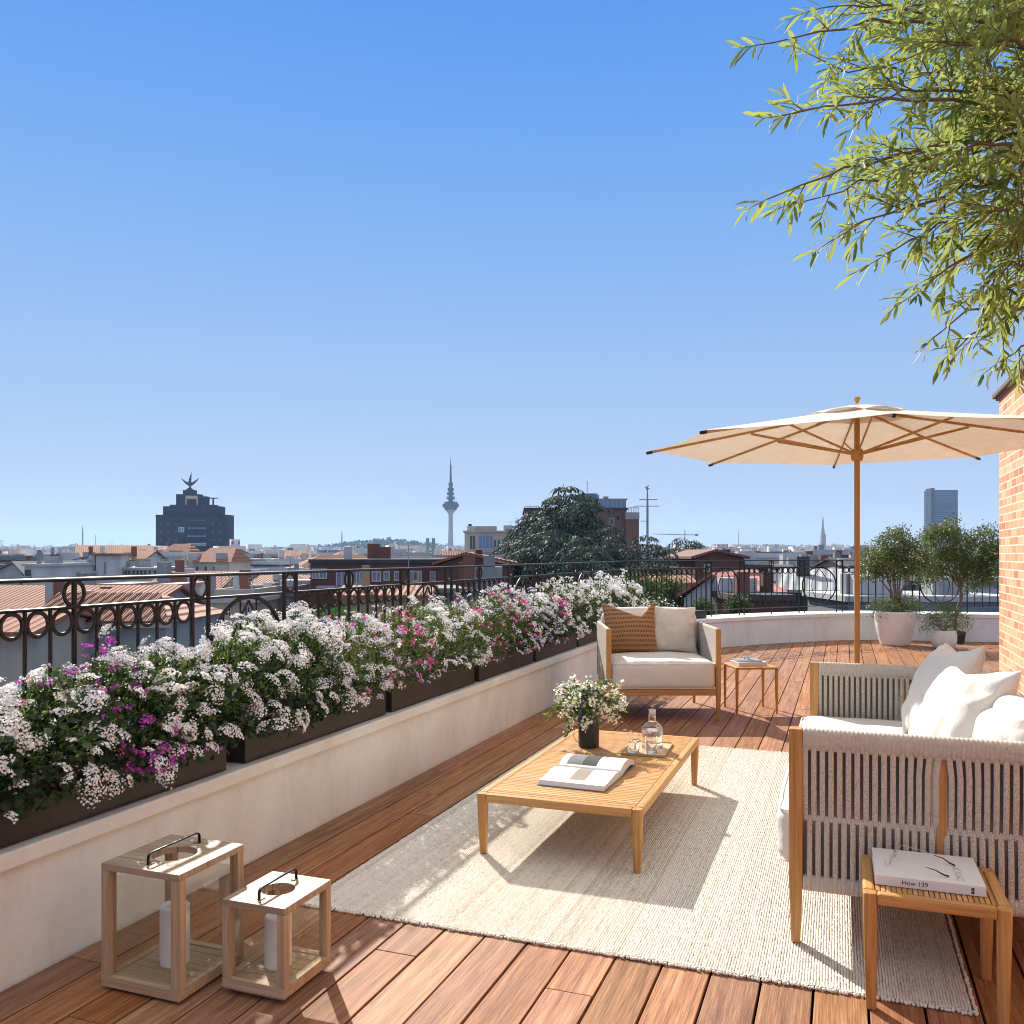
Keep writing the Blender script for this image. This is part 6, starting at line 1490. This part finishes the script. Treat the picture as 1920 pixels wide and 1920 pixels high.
h = House('house', 'low brown wall house under the warehouse roof', 'house', 1380, 1480, 1126, 42, 4, m_bd); h.flat(m_flatd); h.clutter(3, cr)
h = House('hall', 'dark flat roofed hall left of the parasol pole', 'hall', 1546, 1606, 1044, 120, 12, WM['dark']); h.flat(m_flatd); h.clutter(3, cr)
h = House('hall', 'grey flat hall with pipes behind the parasol pole', 'hall', 1490, 1640, 1064, 105, 10, WM['grey']); h.flat(m_flat); h.clutter(16, cr)
h = House('hall', 'white flat roofed hall with plant units behind the potted trees', 'hall', 1600, 1740, 1104, 60, 7, WM['white']); h.flat(m_flat, .3); h.clutter(16, cr); h.windows_px([1612, 1628], 1110, 1120, 10, m_winb, 2)
h = House('hall', 'white terrace roof with long pale pergola behind the potted trees', 'hall', 1740, 1880, 1098, 58, 7, WM['white']); h.flat(m_flat, .3); h.clutter(14, cr); h.windows_px([1755, 1768, 1781, 1794], 1112, 1119, 9, m_win, 2)
h = House('hall', 'grey low roof beside the white roofs, behind the pots', 'hall', 1590, 1900, 1128, 44, 6, WM['grey']); h.flat(m_flatw); h.clutter(8, cr)
h = House('house', 'brown roofed row behind the potted trees', 'house', 1590, 1720, 1068, 90, 10, WM['pinkish']); h.gable(1.0, m_flatd, 'x'); h.clutter(6, cr)
h = House('house', 'pale block with balconies at the right behind the taller tree', 'house', 1790, 1900, 1066, 95, 10, WM['pale']); h.flat(m_flatw, .4); h.windows_px([1800, 1815, 1830, 1845, 1860], 1074, 1084, 7, m_win, 2); h.clutter(6, cr)

# --- trees below
m_cedar = leafmat('cedar_foliage', [(0, (.014, .026, .023)), (.5, (.034, .058, .046)), (1, (.10, .145, .10))], .12, .7)
m_bushg = leafmat('bright_foliage', [(0, (.022, .045, .014)), (.5, (.055, .10, .026)), (1, (.14, .20, .055))], .2, .6)
BR = leafshape(.20, fold=.1, droop=.3)
def cedar(label, u, t, vtop, vbot, spread, nb, lean=0, seed=0, mat=None, cat='tree', sz=.34, name='cedar_tree'):
    """conifer of flat, drooping sprays set in loose tiers"""
    r = random.Random(seed); b0 = at(u, t, z=gz(t)); z1 = CAMH-(vtop-HOR)*t/FPX-gz(t); zb = CAMH-(vbot-HOR)*t/FPX-gz(t)
    root = thing(name, label, cat, b0, YAW); mb = MB(); mb.tube([(0, 0, 0), (lean*.5, 0, z1*.5), (lean, 0, z1*.98)], [.45, .3, .05], 8); S = Stamps()
    P_ = []; D_ = []; Q_ = []
    tiers = max(6, int((z1-zb)/.62))
    for ti in range(tiers):
        f = (ti+.5)/tiers; nbr = max(3, int(nb/tiers*(1.3-.6*f)))
        for j in range(nbr):
            z = zb+(z1-zb)*f+r.uniform(-.16, .16); R = spread*((1-f)**.55)*r.choice([.35, .6, .85, 1.0, 1.15])*r.uniform(.85, 1.1)+.55
            a = 2*PI*(j+r.random()*.8)/nbr+ti*1.3; ca, sa = math.cos(a), math.sin(a); x0 = lean*z/z1; pts = []; up = r.uniform(.10, .34)
            for k in range(8):
                g = k/7; pts.append(Vector((x0+ca*R*g, sa*R*g, z+R*up*math.sin(g*PI*.62)-R*.26*g**3)))
            mb.tube(pts, [.07*(1-.85*k/7)*(1.3-f) for k in range(8)], 4)
            nt_ = max(4, int(R/.21))
            for m_ in range(nt_):
                g = .22+.78*(m_+r.random()*.6)/nt_; q = min(g*7, 6.99); i = int(q); p = pts[i].lerp(pts[i+1], q-i); sd = 1 if m_ % 2 else -1
                L = (R*.34*(1.15-g)+.28)*r.uniform(.6, 1.2); d = Vector((ca, sa, 0))*.62+Vector((-sa, ca, 0))*sd*.8; kk = max(3, int(L/.105))
                for w_ in range(kk):
                    h = (w_+.5)/kk; P_.append(p+d*(L*h)+Vector((r.gauss(0, .03), r.gauss(0, .03), -L*.42*h*h+r.gauss(0, .02)))); D_.append(d+Vector((r.gauss(0, .3), r.gauss(0, .3), -.25-.8*h))); Q_.append(.35+.3*g+r.gauss(0, .16))
            for w_ in range(5): P_.append(pts[-1]+Vector((r.gauss(0, .05), r.gauss(0, .05), -.04*w_))); D_.append(Vector((ca, sa, -.7-.2*w_))); Q_.append(.6)
    P_ = np.array(P_); D_ = norm(np.array(D_)); n = len(P_); S.add(BR, TRI8, P_, basis(D_, rand_unit(n)*.6+np.array([0, 0, 1])), sz*nrg.uniform(.55, 1.25, n), np.clip(np.array(Q_), 0, 1))
    mb.build('trunk', m_bark, root); S.build('crown', mat or m_cedar, root); return root
cedar('tallest dark cedar with layered drooping branches in front of the brick apartment', 1070, 74, 911, 1075, 6.2, 120, lean=-.4, seed=1)
cedar('low dark cedar with a domed top left of the tallest cedar', 1015, 66, 1000, 1100, 3.8, 70, seed=2)
cedar('broad dark cedar on the right flank of the tallest cedar', 1140, 68, 984, 1100, 3.0, 60, seed=3)
cedar('small dark cedar between the two broader cedars', 1090, 62, 1005, 1100, 2.4, 46, seed=8)
cedar('loose grey green pine below the aerial mast', 1215, 70, 1004, 1090, 2.6, 50, seed=4, sz=.3)
cedar('pine with a flat leaning top beside the distant crane', 1270, 78, 1010, 1080, 2.6, 46, lean=1.0, seed=5, sz=.3)
def roundtree(label, u, t, vtop, R, mat, seed, n=3000, sz=.3, name='leafy_tree'):
    sz = .10+.07*R
    b0 = at(u, t, z=gz(t)); z1 = CAMH-(vtop-HOR)*t/FPX-gz(t); root = thing(name, label, 'tree', b0, YAW); r = random.Random(seed)
    mb = MB(); mb.tube([(0, 0, 0), (0, 0, z1-R*1.1)], [.3, .16], 7); S = Stamps(); bl = []
    for k in range(9): a = r.uniform(0, 2*PI); q = R*r.uniform(.2, .75); bl.append((q*math.cos(a), q*math.sin(a), z1-R*r.uniform(.5, 1.3), R*r.uniform(.35, .55), R*r.uniform(.35, .55), R*r.uniform(.3, .5))); mb.tube([(0, 0, z1-R*1.6), bl[-1][:3]], [.12, .03], 5)
    mb.build('trunk', m_bark, root); crown(S, bl, n, sz); S.build('crown', mat, root)
for i, a in enumerate([('bright green leafy tree behind the far bend of the railing, left of the orange shed', 1200, 50, 1068, 2.0), ('bright green leafy tree directly behind the last white flowers', 1150, 46, 1076, 1.7), ('yellow green tree top between the pines and the brown gable house', 1285, 72, 1052, 1.8), ('low rounded bush tree in front of the orange shed', 1262, 48, 1092, .9), ('small green tree in front of the white gabled workshop', 1384, 40, 1122, .42), ('low green bush between the workshop and the wall', 1322, 38, 1132, .35), ('green tree top behind the purple flowers, left', 600, 34, 1140, 1.2), ('leafy tree low behind the ring railing, centre left', 640, 40, 1135, 1.1)]):
    roundtree(a[0], a[1], a[2], a[3], a[4], m_bushg, 30+i)

# --- crowd of individually built blocks, 90 - 420 m
gl = {'white': 'white flat roofed block crowded in the hazy middle distance', 'cream': 'cream flat roofed block crowded in the hazy middle distance', 'pale': 'pale grey block crowded in the hazy middle distance', 'grey': 'mid grey block crowded in the hazy middle distance', 'pinkish': 'pinkish block crowded in the hazy middle distance', 'tile': 'orange tile roofed house crowded in the hazy middle distance', 'dark': 'dark slate block crowded in the hazy middle distance'}
cr = random.Random(8)
LM = [(-99, 'beyond the left edge railing'), (60, 'over the narrow white house'), (120, 'over the cream block at left'), (180, 'behind the tall blank slab house'), (230, 'left of the dark tower'), (290, 'at the left foot of the dark tower'), (350, 'at the right foot of the dark tower'), (430, 'just right of the dark tower'), (500, 'halfway from the dark tower to the twin flues'), (580, 'over the left end of the brick block'), (650, 'over the middle of the brick block'), (730, 'left of the twin flues'), (800, 'under the communications tower'), (870, 'by the cream rooftop apartment'), (960, 'behind the cedars'), (1200, 'under the aerial mast'), (1250, 'under the crane jib'), (1310, 'over the brown gable roof'), (1380, 'right of the brown gable chimney'), (1440, 'over the striped warehouse roof'), (1500, 'under the pale church spire'), (1560, 'just left of the parasol pole'), (1612, 'just right of the parasol pole'), (1660, 'behind the rounder potted tree'), (1740, 'under the skyscraper'), (1800, 'behind the taller potted tree'), (1860, 'beside the brick wall edge')]
seen_l = set()
def h_w(p, t): return p*t/FPX
for i in range(185):
    f = (i/185)**.95; t = 112+350*f+cr.uniform(-12, 12); u = cr.uniform(-60, 1960)
    if 860 < u < 1200 and t < 200: continue
    wpx = cr.uniform(5, 14)/t*FPX; dep = cr.uniform(8, 16)
    vt = cr.uniform(1044, 1072)*(1-f)+cr.uniform(1031, 1052)*f
    kind = cr.choices(['white', 'cream', 'pale', 'grey', 'pinkish', 'tile', 'dark'], [7, 3, 4, 3, 1, 1.6, 1.5])[0]
    wk = cr.choice(['white', 'cream', 'pinkish']) if kind == 'tile' else kind
    plc = [n_ for u_, n_ in LM if u_ <= u][-1]; row = 'nearer' if f < .33 else 'farther' if f < .7 else 'farthest'; wid = 'narrow' if h_w(wpx, t) < 8 else 'wide' if h_w(wpx, t) > 11.5 else 'medium'
    lbl = '%s %s %s, %s row, %s' % (wid, {'tile': 'orange tiled', 'white': 'white', 'cream': 'cream', 'pale': 'pale grey', 'grey': 'mid grey', 'pinkish': 'pinkish', 'dark': 'dark slate'}[kind], 'house' if kind == 'tile' else 'block', row, plc)
    if lbl in seen_l: lbl = lbl.replace('row,', 'row, behind its twin,')
    if lbl in seen_l: continue
    seen_l.add(lbl)
    h = House('city_block', lbl, 'building', u-wpx/2, u+wpx/2, vt, t, dep, WM[wk], cr.uniform(-.5, .5), 'city blocks of the middle distance')
    if kind == 'tile': (h.gable if cr.random() < .5 else h.hip)(cr.uniform(1.2, 2.2), m_t1)
    else: h.flat(cr.choice([m_flat, m_flatw, m_flatd]), cr.choice([0, .5, .8]))
    ww = 1.1; nwx = max(2, int(h.w/2.6)); base_w = None
    for rz_ in range(2 if t < 300 else 1):
        for cxk in range(min(nwx, 5)):
            if cr.random() < .25: continue
            x = -h.w/2+(cxk+.5)*h.w/min(nwx, 5); z = h.h-2.4-3.1*rz_
            if base_w is None:
                mb = MB(); mb.box(-ww/2, ww/2, -.05, 0, 0, 1.4); base_w = mb.build('window', m_win, h.root); o = base_w
            else: o = base_w.copy(); COL.objects.link(o); o.parent = h.root
            o.location = (x, 0, z)
    h.clutter(cr.randint(1, 4), cr)
# --- the far city: one mass nobody could count
nb_ = 4200; t = 420+3000*nrg.random(nb_)**1.25; u = nrg.uniform(-300, 2150, nb_); lat = (u-960)/FPX*t
hill = 9*np.exp(-((u-800)/170)**2)*np.clip((t-1500)/1500, 0, 1)+8*np.exp(-((u-1480)/200)**2)*np.clip((t-1000)/1500, 0, 1)
gzv = GZ+np.maximum(0, t-450)*.0095; ht = 19+3.2*nrg.normal(size=nb_)+hill+np.where(nrg.random(nb_) < .04, nrg.uniform(4, 9, nb_), 0); ht = np.where(t > 1500, ht+2, ht)
wd = nrg.uniform(8, 26, nb_)*(1+t/4000); dp = nrg.uniform(8, 20, nb_); ang = YAW+nrg.uniform(-.6, .6, nb_)
cb = np.array([(-.5, 0, 0), (.5, 0, 0), (.5, 1, 0), (-.5, 1, 0), (-.5, 0, 1), (.5, 0, 1), (.5, 1, 1), (-.5, 1, 1)], float); cf = np.array([(4, 5, 6, 7), (0, 1, 5, 4), (1, 2, 6, 5), (2, 3, 7, 6), (3, 0, 4, 7)])
pos = np.array(FWD)[None]*t[:, None]+np.array(RGT)[None]*lat[:, None]; pos[:, 2] = gzv-1
rot = np.zeros((nb_, 3, 3)); rot[:, 0, 0] = np.cos(ang); rot[:, 0, 1] = -np.sin(ang); rot[:, 1, 0] = np.sin(ang); rot[:, 1, 1] = np.cos(ang); rot[:, 2, 2] = 1
rn = nrg.random(nb_); V1, F1, R1 = stamp(cb, cf, pos, rot, np.stack([wd, dp, ht], -1), rn)
# roof rooms on top of some
sel = nrg.random(nb_) < .6; k = sel.sum(); pos2 = pos[sel]+np.einsum('nij,nj->ni', rot[sel], np.stack([nrg.uniform(-.3, .3, k)*wd[sel], nrg.uniform(1, 4, k), ht[sel]-.01], -1))
V2, F2, R2 = stamp(cb, cf, pos2, rot[sel], np.stack([nrg.uniform(2, 7, k), nrg.uniform(2, 5, k), nrg.uniform(1.2, 3.6, k)], -1), nrg.random(k))
m_far, nt, b, o = newmat('far_city'); rr_ = rndattr(nt)
col = ramp(nt, rr_, [(0, (.10, .10, .12)), (.2, (.34, .33, .32)), (.42, (.52, .48, .42)), (.6, (.62, .60, .57)), (.8, (.45, .28, .19)), (1, (.60, .57, .55))])
geo = N(nt, 'NewGeometry'); spn = N(nt, 'SeparateXYZ'); nt.links.new(geo.outputs['Normal'], spn.inputs[0]); spp = N(nt, 'SeparateXYZ'); nt.links.new(geo.outputs['Position'], spp.inputs[0])
hz_ = mathn(nt, 'ADD', mathn(nt, 'MULTIPLY', spp.outputs[0], .937), mathn(nt, 'MULTIPLY', spp.outputs[1], .35))
wx = mathn(nt, 'LESS_THAN', mathn(nt, 'FRACT', mathn(nt, 'MULTIPLY', hz_, 1/3.1)), .42); wz = mathn(nt, 'LESS_THAN', mathn(nt, 'FRACT', mathn(nt, 'MULTIPLY', spp.outputs[2], 1/3.2)), .5)
sidef = mathn(nt, 'LESS_THAN', mathn(nt, 'ABSOLUTE', spn.outputs[2]), .5)
wf = mathn(nt, 'MULTIPLY', mathn(nt, 'MULTIPLY', wx, wz), mathn(nt, 'MULTIPLY', sidef, .75))
nt.links.new(mixc(nt, wf, col, (.05, .06, .08)), b.inputs['Base Color']); b.inputs['Roughness'].default_value = .8
fc = link('distant_city', fast_mesh('distant_city', np.concatenate([V1, V2]), np.concatenate([F1, F2+len(V1)]), 4, np.concatenate([R1, R2])), m_far)
tag(fc, 'hazy mass of far city blocks filling the skyline', 'city', kind='stuff')
# wooded ridge
S = Stamps(); n = 9000; t = nrg.uniform(2300, 3100, n); u = np.where(nrg.random(n) < .75, nrg.normal(720, 70, n), nrg.uniform(60, 1900, n)); pos = np.array(FWD)[None]*t[:, None]+np.array(RGT)[None]*((u-960)/FPX*t)[:, None]
pos[:, 2] = GZ+(t-450)*.0095+nrg.uniform(6, 30, n)*np.exp(-((u-720)/130)**2)+nrg.uniform(2, 15, n)
S.add(leafshape(.5), TRI8, pos, basis(rand_unit(n), rand_unit(n)), nrg.uniform(7, 14, n), nrg.random(n)); o = S.build('distant_woods', m_cedar); tag(o, 'dark wooded ridge on the horizon left of the communications tower', 'woods', kind='stuff')

# --- air
def haze(density, top=150):
    m = bpy.data.materials.new('haze_air'); m.use_nodes = True; nt = m.node_tree; nt.nodes.clear(); o = nt.nodes.new('ShaderNodeOutputMaterial')
    pv = nt.nodes.new('ShaderNodeVolumePrincipled'); pv.inputs['Density'].default_value = density; pv.inputs['Color'].default_value = (.42, .66, 1.0, 1); pv.inputs['Anisotropy'].default_value = .2
    nt.links.new(pv.outputs[0], o.inputs['Volume'])
    mb = MB(); mb.box(-7500, 7500, -7500, 7500, GZ-1.5, 235); h = mb.build('haze', m); tag(h, kind='stuff'); return h
haze(.00009)
